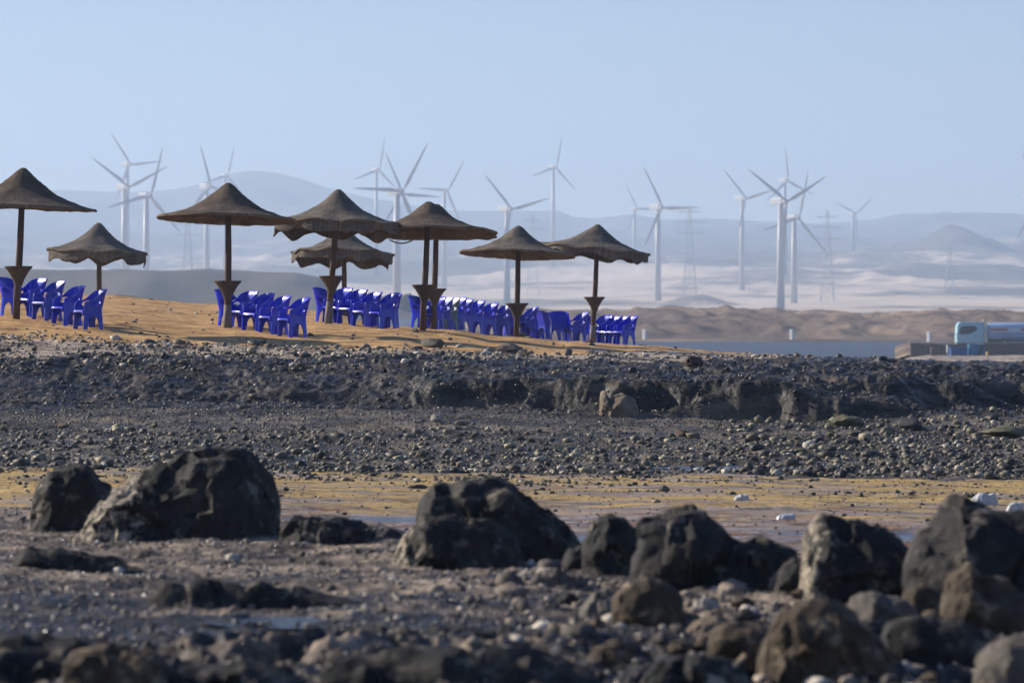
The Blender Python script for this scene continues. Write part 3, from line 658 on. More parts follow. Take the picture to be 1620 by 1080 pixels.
def stone_copy(me_i, mat, label, x, d, wpx, hpx, group, name='stone', rot=None, z=None, dep=1.0, sink=.18):
    key = (me_i, mat)
    if key not in stone_copy.cache:
        m2 = SV[me_i].copy(); m2.materials.clear(); m2.materials.append(M[mat]); smooth(m2)
        try: m2.set_sharp_from_angle(angle=math.radians(35))
        except Exception: pass
        stone_copy.cache[key] = m2
    o = bpy.data.objects.new(name, stone_copy.cache[key]); COL.objects.link(o)
    wd = wpx * d / F; h = hpx * d / F
    zz = gz(x, d) if z is None else z
    fl = [.62, .8, .5, .9][me_i % 4]
    o.location = ((x - HX) * d / F, d, zz + h * (.5 - sink)); o.scale = (wd, wd * dep, h / fl); o.rotation_euler = (0, 0, rnd.uniform(0, 6.3) if rot is None else rot)
    tag(o, label, 'stone', group); return o
stone_copy.cache = {}
HG = 'larger stones along the reef and the rubble strip'
boulder('rock', 'tan split rock with pale lit facet at the foot of the dark reef face', 'rock',
        [(948,652),(950,622),(958,618),(966,634),(972,626),(985,624),(998,630),(1008,640),(1012,658)], 660, 80.4, .8, M['tan_rock'], 31.0, .8, 50, 36)
boulder('rock', 'dark angular block lying on the reef top above the tan split rock', 'rock',
        [(912,603),(926,594),(938,585),(956,583),(964,590),(966,604)], 606, 84.6, .6, M['dark_rock'], 33.0, .7, 40, 28)
boulder('rock', 'flat dark slab resting on the pale shell strip', 'rock',
        [(930,570),(940,563),(960,561),(978,564),(982,571)], 573, 91.5, .5, M['dark_rock'], 35.0, .7, 40, 28)
boulder('rock', 'dark craggy rock outlined against the blue water', 'rock',
        [(1380,580),(1384,568),(1396,565),(1412,569),(1430,568),(1446,574),(1470,580),(1480,588)], 590, 93.0, .9, M['dark_rock'], 37.0, .9, 50, 36)
boulder('rock', 'low brown hump of rock on the reef beyond the red-brown rock', 'rock',
        [(1150,612),(1158,598),(1172,594),(1184,598),(1192,612)], 616, 83.6, .5, M['boulder2'], 39.0, .8, 40, 28)
for (mi, mt, lab, x, d, wp, hp) in [
  (0, 'red_rock', 'red-brown rock standing on the reef top', 1098, 86.2, 28, 24),
  (1, 'grey_rock', 'broad grey block lying on the sand below the chairs', 809, 91.0, 44, 20),
  (2, 'tan_rock', 'small tan stone touching the broad grey block', 828, 89.6, 24, 14),
  (3, 'grey_rock', 'upright grey stone on the shell strip below the last chair row', 899, 90.8, 13, 15),
  (0, 'grey_rock', 'rounded grey hump of rock below the paired umbrellas', 684, 92.5, 40, 20),
  (1, 'dark_rock', 'small black pyramid stone on pale sand', 699, 88.4, 11, 11),
  (2, 'tan_rock', 'pale tan cobble alone in the rubble at the frame side', 101, 75.5, 20, 12),
  (3, 'pale_rock', 'whitish stone in the rubble, highest near the middle', 690, 76.5, 19, 14),
  (0, 'tan_rock', 'flat brownish stone beside a whitish one in the rubble', 731, 75.6, 22, 11),
  (1, 'olive_rock', 'round olive cobble at the lower rubble edge', 667, 68.8, 17, 13),
  (2, 'dark_rock', 'round dark cobble at the rubble edge above the broadest boulder', 508, 68.4, 20, 16),
  (3, 'olive_rock', 'olive stone above the far end of the broadest boulder', 450, 69.2, 22, 14),
  (0, 'dark_rock', 'flat dark stone alone on the yellow algae flat', 660, 60.6, 30, 9),
  (1, 'dark_rock', 'dark stone on the yellow flat behind the pointed boulder', 157, 65.0, 24, 11),
  (2, 'grey_rock', 'grey stone on the yellow flat above the peaked boulder', 1050, 60.5, 19, 13),
  (3, 'tan_rock', 'small tan stone on the flat before the low flat-topped rock', 597, 49.6, 17, 12),
  (0, 'red_rock', 'dark red stone in the rubble near the frame side', 1078, 75.0, 24, 16),
  (1, 'grey_rock', 'half-buried grey stone on the sand at a pole foot', 827, 117, 11, 9),
  (2, 'red_rock', 'two-toned brown stone at the foot of the last umbrella', 933, 126, 14, 6),
  (3, 'grey_rock', 'grey stone on the sand by the paired umbrellas', 657, 103, 12, 8),
  (0, 'dark_rock', 'dark stone on sand before the middle chair row', 491, 96.5, 10, 6),
  (1, 'olive_rock', 'olive boulder in the wet rubble below the reef end', 1335, 78.0, 60, 26),
  (2, 'olive_rock', 'broad olive slab in the rubble near the reef end', 1590, 76.0, 84, 22),
  (3, 'dark_rock', 'dark sharp stone in the rubble, tallest near the reef end', 1440, 77.2, 40, 22),
  (0, 'olive_rock', 'pale green stone in the middle of the wet rubble', 1313, 74.6, 16, 12),
  (1, 'dark_rock', 'dark cobble beside the thin strip of pool water', 1297, 66.8, 22, 15)]:
    stone_copy(mi, mt, lab, x, d, wp, hp, HG)
mats = ['grey_rock', 'olive_rock', 'dark_rock', 'grey_rock', 'olive_rock', 'dark_rock', 'tan_rock', 'pale_rock']
WORD = {'grey_rock': 'grey', 'olive_rock': 'olive', 'dark_rock': 'dark', 'tan_rock': 'tan', 'pale_rock': 'whitish', 'red_rock': 'red-brown'}
SHAPE = ['flattish', 'blocky', 'slab-like', 'tall']
MARKS = [(-60, 'close to the frame side'), (118, 'above the pointed boulder'), (290, 'above the broadest boulder'), (545, 'above the low flat-topped rock'), (668, 'below the paired poles'),
         (770, 'above the humped boulder'), (865, 'between humped and upright boulders'), (975, 'below the tan split rock'), (1095, 'above the peaked boulder'), (1210, 'above the stepped shoulder'),
         (1350, 'above the square-shouldered boulder'), (1530, 'above the massive frame-edge boulder'), (1680, 'close to the far frame side')]
for k in range(125):
    x = rnd.uniform(-30, 1660); y = 672 + 78 * rnd.random() ** .7
    d = np.interp(y, [650, 750], [79.0, 66.3]) + rnd.uniform(-.4, .4)
    wp = rnd.choice([7, 8, 9, 9, 10, 11, 12, 14, 17]) * (1 + .25 * (x > 1250)); mt = rnd.choice(mats)
    if mt == 'pale_rock' and rnd.random() < .6: mt = 'grey_rock'
    mi = rnd.randrange(10); mk = min(MARKS, key=lambda m_: abs(m_[0] - x))[1]
    size = 'tiny' if wp < 9 else 'small' if wp < 12.5 else 'fist-sized' if wp < 16 else 'larger'
    band = 'inner edge' if d > 75.5 else 'middle' if d > 70 else 'shore edge'
    stone_copy(mi, mt, '%s %s %s stone, %s of the rubble, %s' % (size, SHAPE[mi % 4], WORD[mt], band, mk), x, d, wp, wp * rnd.uniform(.5, .8), 'stones in the rubble strip')
WORD['boulder2'] = 'brown'; WORD['boulder'] = 'blackish'
for (x, y, wp, mt, mi) in FS:
    d = 2.06 * F / (y - HY)
    size = 'small' if wp < 22 else 'middling' if wp < 32 else 'large'; mk = min(FM, key=lambda m_: abs(m_[0] - x))[1]
    row_ = 'lowest' if y > 1040 else 'middle' if y > 985 else 'upper'
    stone_copy(mi, mt, '%s %s %s stone, %s in front rubble, %s' % (size, SHAPE[mi % 4], WORD[mt], row_, mk), x, d, wp, wp * rnd.uniform(.5, .8), 'stones packed in the front corner')
# countless pebbles, joined
def pebbles(name, n, mat, sampler, sizes, seed, sub=1, sm=False):
    rs = np.random.RandomState(seed)
    bm = bmesh.new(); bmesh.ops.create_icosphere(bm, subdivisions=sub, radius=1.0)
    bv = np.array([v.co[:] for v in bm.verts]); bf = np.array([[v.index for v in f.verts] for f in bm.faces]); bm.free()
    xi, d = sampler(rs, n); n = len(xi)
    X = (xi - HX) * d / F; Z = ter(xi, d)[0]
    r = sizes(rs, n)
    sc = np.stack([r * rs.uniform(.7, 1.3, n), r * rs.uniform(.7, 1.3, n), r * rs.uniform(.4, .85, n)], -1)
    a = rs.uniform(0, 6.28, n); ca, sa = np.cos(a), np.sin(a)
    jit = 1 + rs.uniform(-.36, .3, (n, len(bv))) * (.25 if sm else 1)
    V = bv[None] * jit[..., None] * sc[:, None, :]
    V = np.stack([V[..., 0] * ca[:, None] - V[..., 1] * sa[:, None], V[..., 0] * sa[:, None] + V[..., 1] * ca[:, None], V[..., 2]], -1)
    V = V + np.stack([X, d, Z + sc[:, 2] * .35], -1)[:, None, :]
    Fc = (bf[None] + (np.arange(n) * len(bv))[:, None, None]).reshape(-1, 3)
    tag(link(name, mesh_np(name, V.reshape(-1, 3), Fc), M[mat], sm=sm), kind='stuff')
def uni(x0, x1, d0, d1, p=1.0):
    def f(rs, n): return rs.uniform(x0, x1, n), d0 + (d1 - d0) * rs.random_sample(n) ** p
    return f
def lognorm(m, s, lo, hi): return lambda rs, n: np.clip(m * np.exp(rs.normal(0, s, n)), lo, hi)
pebbles('rubble', 34000, 'pebbles', uni(-150, 1770, 66.0, 82.5, .9), lognorm(.0125, .42, .006, .04), 1, 0)
pebbles('rubble', 5200, 'pebbles', uni(-150, 1770, 66.0, 75, 1.5), lognorm(.03, .55, .014, .11), 9, 0)
pebbles('rubble', 1600, 'pebbles', uni(1150, 1770, 66.0, 80), lognorm(.036, .6, .016, .14), 6, 1)
pebbles('glinting_rubble', 9000, 'glint_pebbles', uni(-150, 1770, 66.0, 91), lognorm(.016, .4, .008, .04), 12, 0)
def shelf(rs, n):
    xi = rs.uniform(-150, 1450, n); d = dD(xi).clip(0, 108) + rs.uniform(-2.0, 4.2, n) + (xi > 930) * rs.uniform(0, 9, n)
    keep = fbm((xi - HX) * d / F * .5, d * .5, 3.9, 2) + rs.uniform(-.3, .3, n) > -.05
    return xi[keep], d[keep]
pebbles('shell_rubble', 7500, 'dry_pebbles', shelf, lognorm(.021, .6, .008, .10), 2, 0)
pebbles('shell_rubble', 1500, 'pebbles', shelf, lognorm(.03, .6, .012, .12), 22, 0)
pebbles('reef_rubble', 1500, 'pebbles', lambda rs, n: (rs.uniform(-150, 1770, n), rs.uniform(80.5, 93, n)), lognorm(.022, .6, .010, .12), 3, 0)
pebbles('reef_chips', 1500, 'reef_chips', lambda rs, n: (rs.uniform(-150, 1770, n), rs.uniform(80.3, 90, n)), lognorm(.03, .4, .015, .058), 33, 0)
pebbles('sand_pebbles', 600, 'dry_pebbles', uni(-100, 1250, 89, 125), lognorm(.022, .55, .010, .07), 4, 0)
def tongues(rs, n):
    xi = rs.uniform(-150, 1770, n); d = 58.5 + 7 * rs.random_sample(n) ** .6; X = (xi - HX) * d / F
    k = fbm(X * .35, d * .8, 12.6, 3) > .12
    return xi[k], d[k]
pebbles('weedy_rubble', 5000, 'pebbles', tongues, lognorm(.018, .6, .007, .06), 41, 0)
pebbles('flat_pebbles', 5000, 'pebbles', uni(-150, 1770, 44, 66), lognorm(.009, .6, .004, .06), 7, 0)
def fgs(rs, n):
    xi = rs.uniform(-150, 1770, n); return xi, 22.4 + (dA(xi) - 22.4) * rs.random_sample(n)
pebbles('shore_pebbles', 15000, 'pebbles', fgs, lognorm(.0085, .45, .004, .03), 55, 0)
pebbles('shore_pebbles', 13000, 'dry_pebbles', fgs, lognorm(.0085, .45, .004, .03), 5, 0)
pebbles('shore_pebbles', 1600, 'dry_pebbles', fgs, lognorm(.02, .45, .01, .05), 15, 1)
pebbles('glinting_shore_pebbles', 4500, 'glint_pebbles', fgs, lognorm(.011, .45, .005, .03), 16, 0)
def fgr(rs, n):
    xi = rs.uniform(800, 1770, n); return xi, 22.4 + (dA(xi) - 22.4) * rs.random_sample(n)
pebbles('shore_cobbles', 700, 'dry_pebbles', fgr, lognorm(.034, .45, .02, .11), 8, 2)
mb = MB(); mb.tube([P(1146, 1074, 23.2), P(1160, 1056, 23.24), P(1178, 1036, 23.3)], [.016, .018, .014], 8)
tag(mb.link('stick', M['pale_wood'], sm=True), 'pale broken stick propped on the wedge-shaped front rock', 'stick')

# plastic bags on the flat
for (x, y, wp, hp, lab, sd) in [(1556, 787, 46, 15, 'larger crumpled white plastic bag with a tail on the algae flat', 1.0), (1606, 799, 28, 12, 'white plastic bag at the frame edge beside a larger one', 2.0),
                                (1173, 785, 24, 7, 'flattened white bag on yellow flat above the peaked boulder', 3.0), (1243, 815, 30, 7, 'half-sunk pale bag on flat beside the square-shouldered boulder', 4.0)]:
    d = np.interp(y, [745, 860], [65.5, 44.6])
    boulder('plastic_bag', lab, 'bag', [(x - wp / 2, y + hp * .4), (x - wp * .3, y - hp * .1), (x - wp * .1, y - hp * .45), (x + wp * .15, y - hp * .35), (x + wp * .35, y - hp * .5), (x + wp / 2, y + hp * .3)], y + hp * .55, d, wp * d / F * .6, M['bag'], sd * 3, .7, 36, 24, group='white plastic bags on the flat')

# ------------------------------------------------------------------ umbrellas
def canopy_mesh(R, H, seed, n=72, sag=.03, wav=1.0):
    prof = [(0.0, 0.0), (.035, .015), (.075, .06), (.13, .16), (.20, .29), (.28, .42), (.37, .545), (.47, .66), (.58, .76), (.70, .85), (.82, .925), (.92, .975), (1.0, 1.0)]
    rr = np.interp(np.linspace(0, 1, 30), np.linspace(0, 1, len(prof)), [p[0] for p in prof]); hh = np.interp(rr, [p[0] for p in prof], [p[1] for p in prof])
    th = np.linspace(0, 2 * np.pi, n, endpoint=False)
    RR, TH = np.meshgrid(rr, th, indexing='ij'); HH = np.repeat(hh[:, None], n, 1)
    edge = 1 + .025 * wav * np.cos(8 * TH + seed) * RR ** 2 + .03 * wav * fbm(np.cos(TH) * 2.5 + seed, np.sin(TH) * 2.5, 0, 2) * RR
    r = RR * R * edge
    z = -HH * H + sag * np.cos(8 * TH + seed) * RR ** 3 + .022 * fbm(r * np.cos(TH) * 3, r * np.sin(TH) * 3, seed, 3) - .01 * np.abs(np.sin(HH * 26)) * (RR > .06) * (RR < .97)
    top = np.stack([r * np.cos(TH), r * np.sin(TH), z], -1)
    bot = top.copy(); bot[..., 2] -= .05 * np.clip(RR * 3, 0, 1) * np.clip((1.12 - RR) * 4, .3, 1) + .012; bot[..., :2] *= .992
    V = np.concatenate([top.reshape(-1, 3), bot.reshape(-1, 3)]); nr = len(rr); idx = np.arange(nr * n).reshape(nr, n)
    nx = np.roll(idx, -1, 1)
    A = np.stack([idx[:-1], idx[1:], nx[1:], nx[:-1]], -1).reshape(-1, 4)
    B = np.stack([idx[:-1], nx[:-1], nx[1:], idx[1:]], -1).reshape(-1, 4) + nr * n
    Cc = np.stack([idx[-1], idx[-1] + nr * n, nx[-1] + nr * n, nx[-1]], -1)
    return mesh_np('canopy', V, np.concatenate([A, B, Cc])), top[-1]
def fringe_mesh(rim, seed, n=420, ln=.07):
    rs = np.random.RandomState(seed); V = []; Fc = []
    m = len(rim)
    for k in range(n):
        t = rs.random_sample() * m; i = int(t) % m; p = rim[i] * (1 - t % 1) + rim[(i + 1) % m] * (t % 1)
        o = p / np.linalg.norm(p[:2]) ; l = ln * rs.uniform(.3, 1.3) * (2.2 if rs.random_sample() < .03 else 1)
        q = p + np.array([o[0] * l * rs.uniform(.0, .8), o[1] * l * rs.uniform(.0, .8), -l * rs.uniform(.3, 1.)]) + rs.normal(0, .01, 3)
        tg = np.array([-o[1], o[0], 0]) * rs.uniform(.006, .014)
        b = len(V); V += [p - tg + [0, 0, -.01], p + tg + [0, 0, -.01], q]; Fc.append((b, b + 1, b + 2))
    return mesh_np('straw_fringe', V, Fc)
def valance_mesh(rim, drop, seed):
    m = len(rim); rs = np.random.RandomState(seed); V = []; rows = 8
    ph = rs.uniform(0, 6)
    c0 = rim.mean(0)
    for j in range(rows):
        for i in range(m):
            a = 2 * math.pi * i / m
            sc = .45 + .55 * abs(math.sin(4.5 * a + ph)) + .14 * math.sin(3 * a + ph * 2) + .1 * math.sin(13 * a)
            p = rim[i].copy(); f = j / (rows - 1)
            p[:2] *= .975 + .02 * f * math.sin(9 * a + ph); p[2] += -.035 - f * drop * sc
            V.append(p)
    V = np.array(V); inn = V.copy(); inn[:, :2] *= .985
    V = np.concatenate([V, inn]); K = rows * m
    Fc = []
    for j in range(rows - 1):
        for i in range(m):
            a, b, c_, d_ = j * m + i, j * m + (i + 1) % m, (j + 1) * m + (i + 1) % m, (j + 1) * m + i
            Fc += [(a, d_, c_, b), (K + a, K + b, K + c_, K + d_)]
    for i in range(m):
        b0 = (rows - 1) * m
        Fc.append((b0 + i, K + b0 + i, K + b0 + (i + 1) % m, b0 + (i + 1) % m))
    return mesh_np('valance', V, Fc)
def umbrella(label, bx, d, apex, rim_y, Rpx, tilt, seed, valance=False, table_y=None, mat='thatch', sleeve=False, group='thatched beach umbrellas'):
    base = G(bx, d); base.z -= .04
    root = empty('beach_umbrella', base); tag(root, label, 'umbrella', group)
    top = P(apex[0], apex[1], d) - base; H = (rim_y - apex[1]) * d / F; R = Rpx * d / F
    pr = .075
    mb = MB(); up = top.normalized(); L = top.length
    mb.tube([Vector((0, 0, -.25)), up * .6, up * (L * .5) + Vector((.012, 0, 0)), up * (L - .12)], [pr * 1.08, pr * 1.02, pr * .96, pr * .8], 14)
    mb.link('pole', M['pole'], root, sm=True)
    me, rim = canopy_mesh(R, H, seed, sag=.03 if valance else .006, wav=1.0 if valance else .35)
    can = link('canopy', me, M[mat], root); can.location = top; can.rotation_euler = (rnd.uniform(-.02, .02), math.radians(tilt), rnd.uniform(0, 1.5))
    fr = link('straw_fringe', fringe_mesh(rim, int(seed * 7) + 1), M['rim'], can, sm=False); tag(fr, kind='stuff')
    mb = MB(); n = 72
    mb.tube([Vector(p) * 1.0 + Vector((0, 0, -.035)) for p in list(rim) + [rim[0]]], .022, 6, cap=False); mb.link('rim_hoop', M['rim'], can, sm=True)
    if valance: link('valance', valance_mesh(rim, valance, int(seed * 3) + 2), M['thatch_grey'], can)
    if table_y is not None:
        zt = (HY - table_y) * d / F - base.z; c0 = up * (zt / up.z)
        mb = MB(); rt = .29; hgt = .40
        mb.lathe([(pr * 1.02, zt - hgt), (pr * 1.2, zt - hgt * .9), (.125, zt - hgt * .66), (.19, zt - hgt * .36), (.245, zt - hgt * .15), (rt, zt - .02), (rt * 1.02, zt), (rt * .9, zt + .008), (pr * .9, zt + .008)], 20)
        tb = mb.link('cone_table', M['table'], root, sm=False); sharp_smooth(tb, 30); tb.location = (c0.x, c0.y, 0)
        mb = MB(); mb.lathe([(rt * .97, zt + .001), (rt * 1.05, zt + .004), (rt * 1.05, zt + .026), (rt * .97, zt + .03), (pr * .95, zt + .031)], 20)
        tt = mb.link('table_rim', M['table'], tb, sm=False); sharp_smooth(tt, 30)
    if sleeve:
        mb = MB(); mb.tube([Vector((0, 0, -.2)), up * .22, up * .55], [pr * 1.5, pr * 1.3, pr * 1.12], 12); mb.link('pole_sleeve', M['sleeve'], root, sm=True)
    return root
umbrella('smooth dark thatched umbrella cut by the frame edge', 25, 95, (37, 265), 326, 116, 2.6, 1.1, table_y=423)
umbrella('dark thatched umbrella with smooth rim beside a draped valance one', 360, 98, (361, 289), 345, 111, 3.2, 2.2, table_y=446, sleeve=True)
umbrella('broad grey thatched umbrella with sagging valance and leaning pole', 519, 105, (535, 300), 354, 104, 3.4, 3.3, valance=.27, table_y=438, mat='thatch_grey', sleeve=True)
umbrella('nearer dark thatched umbrella of the overlapping pair', 668, 106, (678, 318), 367, 107, 4.5, 4.4, table_y=452)
umbrella('farther umbrella of the overlapping pair, peak just showing behind', 685, 112, (691, 323), 369, 96, 4.0, 5.5, table_y=458)
umbrella('brown thatched umbrella with smooth pale-tipped rim next to a valanced one', 817, 118, (820, 357), 401, 92, 4.4, 6.6, table_y=481, mat='thatch_grey')
umbrella('tilted grey thatched umbrella with drooping valance above the last chairs', 937, 128, (946, 354), 394, 86, 6.2, 7.7, valance=.26, table_y=471, mat='thatch_grey', sleeve=True)
umbrella('small distant umbrella with scalloped valance near the embankment', 157, 133, (156, 352), 397, 80, 2.6, 8.8, valance=.34, mat='thatch_grey')
umbrella('small distant umbrella half hidden behind the sagging valance one', 545, 131, (543, 357), 401, 80, 5.4, 9.9, valance=.30, mat='thatch_grey')
mb = MB(); rp = [P(616 + 46 * t, 379 + 12 * t * 0 + 14 * (1 - (2 * t - 1) ** 2) * .62 - 6 * t, 105.5) for t in [i / 14 for i in range(15)]]
mb.tube(rp, .018, 6); tag(mb.link('rope', M['rope'], sm=True), 'slack rope hanging between the valanced and paired umbrellas', 'rope')

# ------------------------------------------------------------------ chairs
def chair_meshes():
    """monobloc armchair; facing -Y, shell unrolled in (s, z): s runs left arm, round the back, right arm"""
    W_, DP, rc = .50, .44, .13         # width, depth, corner radius
    side = DP - rc; arc = rc * math.pi / 2; back = W_ - 2 * rc
    L = 2 * side + 2 * arc + back; mid = L / 2
    def pos(s, z, off=0):
        if s < side: p = Vector((-W_ / 2, -DP / 2 + s)); n = Vector((-1, 0))
        elif s < side + arc:
            a = (s - side) / rc; p = Vector((-W_ / 2 + rc - rc * math.cos(a), DP / 2 - rc + rc * math.sin(a))); n = Vector((-math.cos(a), math.sin(a)))
        elif s < side + arc + back: p = Vector((-W_ / 2 + rc + (s - side - arc), DP / 2)); n = Vector((0, 1))
        elif s < side + 2 * arc + back:
            a = (s - side - arc - back) / rc; p = Vector((W_ / 2 - rc + rc * math.sin(a), DP / 2 - rc + rc * math.cos(a))); n = Vector((math.sin(a), math.cos(a)))
        else: p = Vector((W_ / 2, DP / 2 - rc - (s - side - 2 * arc - back))); n = Vector((1, 0))
        p = p + n * off
        k = (.42 - z) / .42 if z < .42 else 0
        fx = 1 + .10 * max(k, 0); x = p.x * fx; y = p.y * (1 + .12 * max(k, 0))
        up = max(z - .42, 0) / .43
        y += .085 * up * (.5 + p.y / DP) + .02 * up; x *= 1 + .06 * up
        roll = max(z - .74, 0) / .13; y += roll * roll * .024 * max(.0, .35 + p.y / DP); z -= roll * roll * .018 * max(.0, .35 + p.y / DP)
        return Vector((x, y, z))
    def top(s):
        q = min(s, L - s)             # distance from the arm front
        return float(np.interp(q, [0, .03, .09, .14, .19, .24, .30, .36, .46, mid], [.56, .595, .605, .615, .635, .675, .745, .81, .86, .878]))
    def bot(s):
        q = min(s, L - s)
        if q < side + arc * .5:      # side arch between front and back leg
            c0, hw = .205, .118; t = (q - c0) / hw
            if abs(t) < 1: return .30 * (1 - abs(t) ** 2.3) ** .5
            return 0.0
        t = (s - mid) / (mid - side - arc * .62)
        if abs(t) < 1: return .36 * (1 - abs(t) ** 3) ** .4
        return 0.0
    def hole(s, z):
        q = min(s, L - s); return ((q - .24) / .098) ** 2 + ((z - .555 - .2 * (q - .24)) / .056) ** 2 < 1
    pts = []; 
    sN, zN = 72, 60
    ss = np.linspace(0, L, sN)
    rows = []
    # adaptive columns: z samples between bottom and top, holes cut by moving onto the hole rim
    bm_parts = {}
    def region(s, z):
        q = min(s, L - s); left = s < mid
        if z < .36:
            if q < .205: return ('leg', 0 if left else 1)
            return ('leg', 2 if left else 3)
        if q < side + arc * .45 and z < top(s): return ('armrest', 0 if left else 1)
        return ('backrest', 0)
    loops = []
    # outline polygon
    ol = [(s, top(s)) for s in np.linspace(0, L, 90)] + [(s, bot(s)) for s in np.linspace(L, 0, 260)]
    hl = []
    for sg in (0, 1):
        hp = []
        for k in range(20):
            a = 2 * math.pi * k / 20; q = .24 + .098 * math.cos(a); z = .555 + .2 * (q - .24) + .056 * math.sin(a); hp.append((q if sg == 0 else L - q, z))
        hl.append(hp)
    verts = [Vector(p) for p in ol]; edges = [(i, (i + 1) % len(ol)) for i in range(len(ol))]
    for hp in hl:
        b = len(verts); verts += [Vector(p) for p in hp]; edges += [(b + i, b + (i + 1) % 20) for i in range(20)]
    for s in np.arange(.02, L, .028):
        for z in np.arange(.02, .86, .035):
            if bot(s) + .012 < z < top(s) - .012 and not any(((min(s, L - s) - .24) / .112) ** 2 + ((z - .555 - .2 * (min(s, L - s) - .24)) / .07) ** 2 < 1 for _ in (0,)):
                verts.append(Vector((s, z)))
    for zc in (.36,):   # part boundary row
        pass
    v2, e2, f2, *_ = geometry.delaunay_2d_cdt(verts, edges, [], 0, 1e-5)
    acc = {}
    for f in f2:
        cx = sum(v2[i].x for i in f) / len(f); cz = sum(v2[i].y for i in f) / len(f)
        if not (bot(cx) < cz < top(cx)) or hole(cx, cz): continue
        acc.setdefault(region(cx, cz), []).append(f)
    out = {}
    TH = .011
    for key, fs in acc.items():
        used = sorted({i for f in fs for i in f}); mp = {i: k for k, i in enumerate(used)}; n = len(used)
        V = [pos(v2[i].x, v2[i].y, TH) for i in used] + [pos(v2[i].x, v2[i].y, -TH) for i in used]
        Fs = []; cnt = {}
        for f in fs:
            g = [mp[i] for i in f]; Fs.append(tuple(g)); Fs.append(tuple(n + i for i in reversed(g)))
            for a, b in zip(g, g[1:] + g[:1]): cnt[(a, b)] = cnt.get((a, b), 0) + 1
        for (a, b) in cnt:
            if (b, a) not in cnt: Fs.append((b, a, n + a, n + b))
        me = bpy.data.meshes.new(key[0]); me.from_pydata(V, [], Fs); me.validate()
        bm = bmesh.new(); bm.from_mesh(me); bmesh.ops.recalc_face_normals(bm, faces=bm.faces); bm.to_mesh(me); bm.free()
        smooth(me)
        try: me.set_sharp_from_angle(angle=math.radians(55))
        except Exception: pass
        out[key] = me
    mb = MB(); nx, ny = 12, 10; vs = []
    for lay in (0, 1):
        for j in range(ny + 1):
            for i in range(nx + 1):
                u, v = i / nx * 2 - 1, j / ny
                x = u * (W_ / 2 - .014); y = -DP / 2 - .03 + v * (DP + .02); 
                if v > .7: x *= 1 - .25 * ((v - .7) / .3) ** 2
                vs.append((x, y, .425 - .018 * (1 - u * u) - .02 * v - (.03 * (1 - v / .12) ** 2 if v < .12 else 0) - lay * .014))
    K = (nx + 1) * (ny + 1); fs = []
    for j in range(ny):
        for i in range(nx):
            a = j * (nx + 1) + i; q = (a, a + 1, a + nx + 2, a + nx + 1); fs += [q, tuple(K + t for t in reversed(q))]
    for i in range(nx): fs += [(i, K + i, K + i + 1, i + 1), (ny * (nx + 1) + i + 1, K + ny * (nx + 1) + i + 1, K + ny * (nx + 1) + i, ny * (nx + 1) + i)]
    for j in range(ny): a = j * (nx + 1); fs += [(a, a + nx + 1, K + a + nx + 1, K + a), (a + nx, K + a + nx, K + a + 2 * nx + 1, a + 2 * nx + 1)]
    mb.add(vs, fs); out[('seat', 0)] = smooth(mb.mesh('seat'))
    # front apron with an arch
    mb = MB(); n = 16; vs = []
    for k in range(n + 1):
        u = k / n * 2 - 1; x = u * (W_ / 2 + .002); zb = .30 + .07 * (1 - abs(u) ** 3)
        for yy in (-DP / 2 - .028, -DP / 2 - .012): vs += [(x, yy, .41), (x, yy, zb)]
    fs = []
    for k in range(n):
        a = 4 * k; b = a + 4
        fs += [(a, a + 1, b + 1, b), (a + 2, b + 2, b + 3, a + 3), (a + 1, a + 3, b + 3, b + 1), (a, b, b + 2, a + 2)]
    mb.add(vs, fs); out[('front_apron', 0)] = smooth(mb.mesh('front_apron'))
    return out
CM = chair_meshes()
CMM = {}
for mk in ('blue_plastic', 'blue_plastic_faded', 'grey_plastic'):
    for k, me in CM.items():
        m2 = me.copy(); m2.materials.append(M[mk]); CMM[(mk, k)] = m2
def chair(x, d, rot, label, group, mk='blue_plastic', dz=0.0, sc=1.0):
    p = G(x, d)
    root = empty('armchair', (p.x, p.y, p.z - .012 + dz), (0, 0, math.radians(rot))); root.scale = (sc, sc, sc * rnd.uniform(.985, 1.015))
    tag(root, label, 'chair', group)
    for k in CM:
        o = bpy.data.objects.new(k[0], CMM[(mk, k)]); COL.objects.link(o); o.parent = root
    return root
def row(where, items, group):
    for (x, d, rot, word, mk) in items: chair(x, d, rot, ('blue' if mk != 'grey_plastic' else 'grey-green') + ' armchair %s, %s' % (word, where), group, mk)
B_, FD, GP = 'blue_plastic', 'blue_plastic_faded', 'grey_plastic'
row('under the umbrella cut by the frame edge', [
    (23, 97.5, 62, 'half hidden by the pole', B_), (48, 96.5, -46, 'just right of the pole', B_), (76, 95.4, -54, 'second right of the pole', FD),
    (107, 94.2, -57, 'third right of the pole', B_), (141, 93.2, -62, 'at the end of its row', FD)], 'chairs under the frame-edge umbrella')
row('under the smooth dark umbrella with pole sleeve', [
    (366, 99.5, 60, 'half hidden by the pole', B_), (383, 98.4, -46, 'just right of the pole', B_), (408, 97.4, -53, 'second right of the pole', B_),
    (434, 96.6, -57, 'third right of the pole', B_), (464, 95.6, -61, 'at the end of its row', B_)], 'chairs under the sleeved dark umbrella')
row('under the broad valanced umbrella', [
    (519, 107.0, 62, 'half hidden by the pole', B_), (534, 106.3, -46, 'just right of the pole', B_), (557, 105.8, -52, 'second right of the pole', B_),
    (580, 105.2, -55, 'third right of the pole', B_), (607, 104.2, -61, 'at the near end of its row', B_), (612, 109.0, -58, 'peeking out behind the end chair', B_)], 'chairs under the broad valanced umbrella')
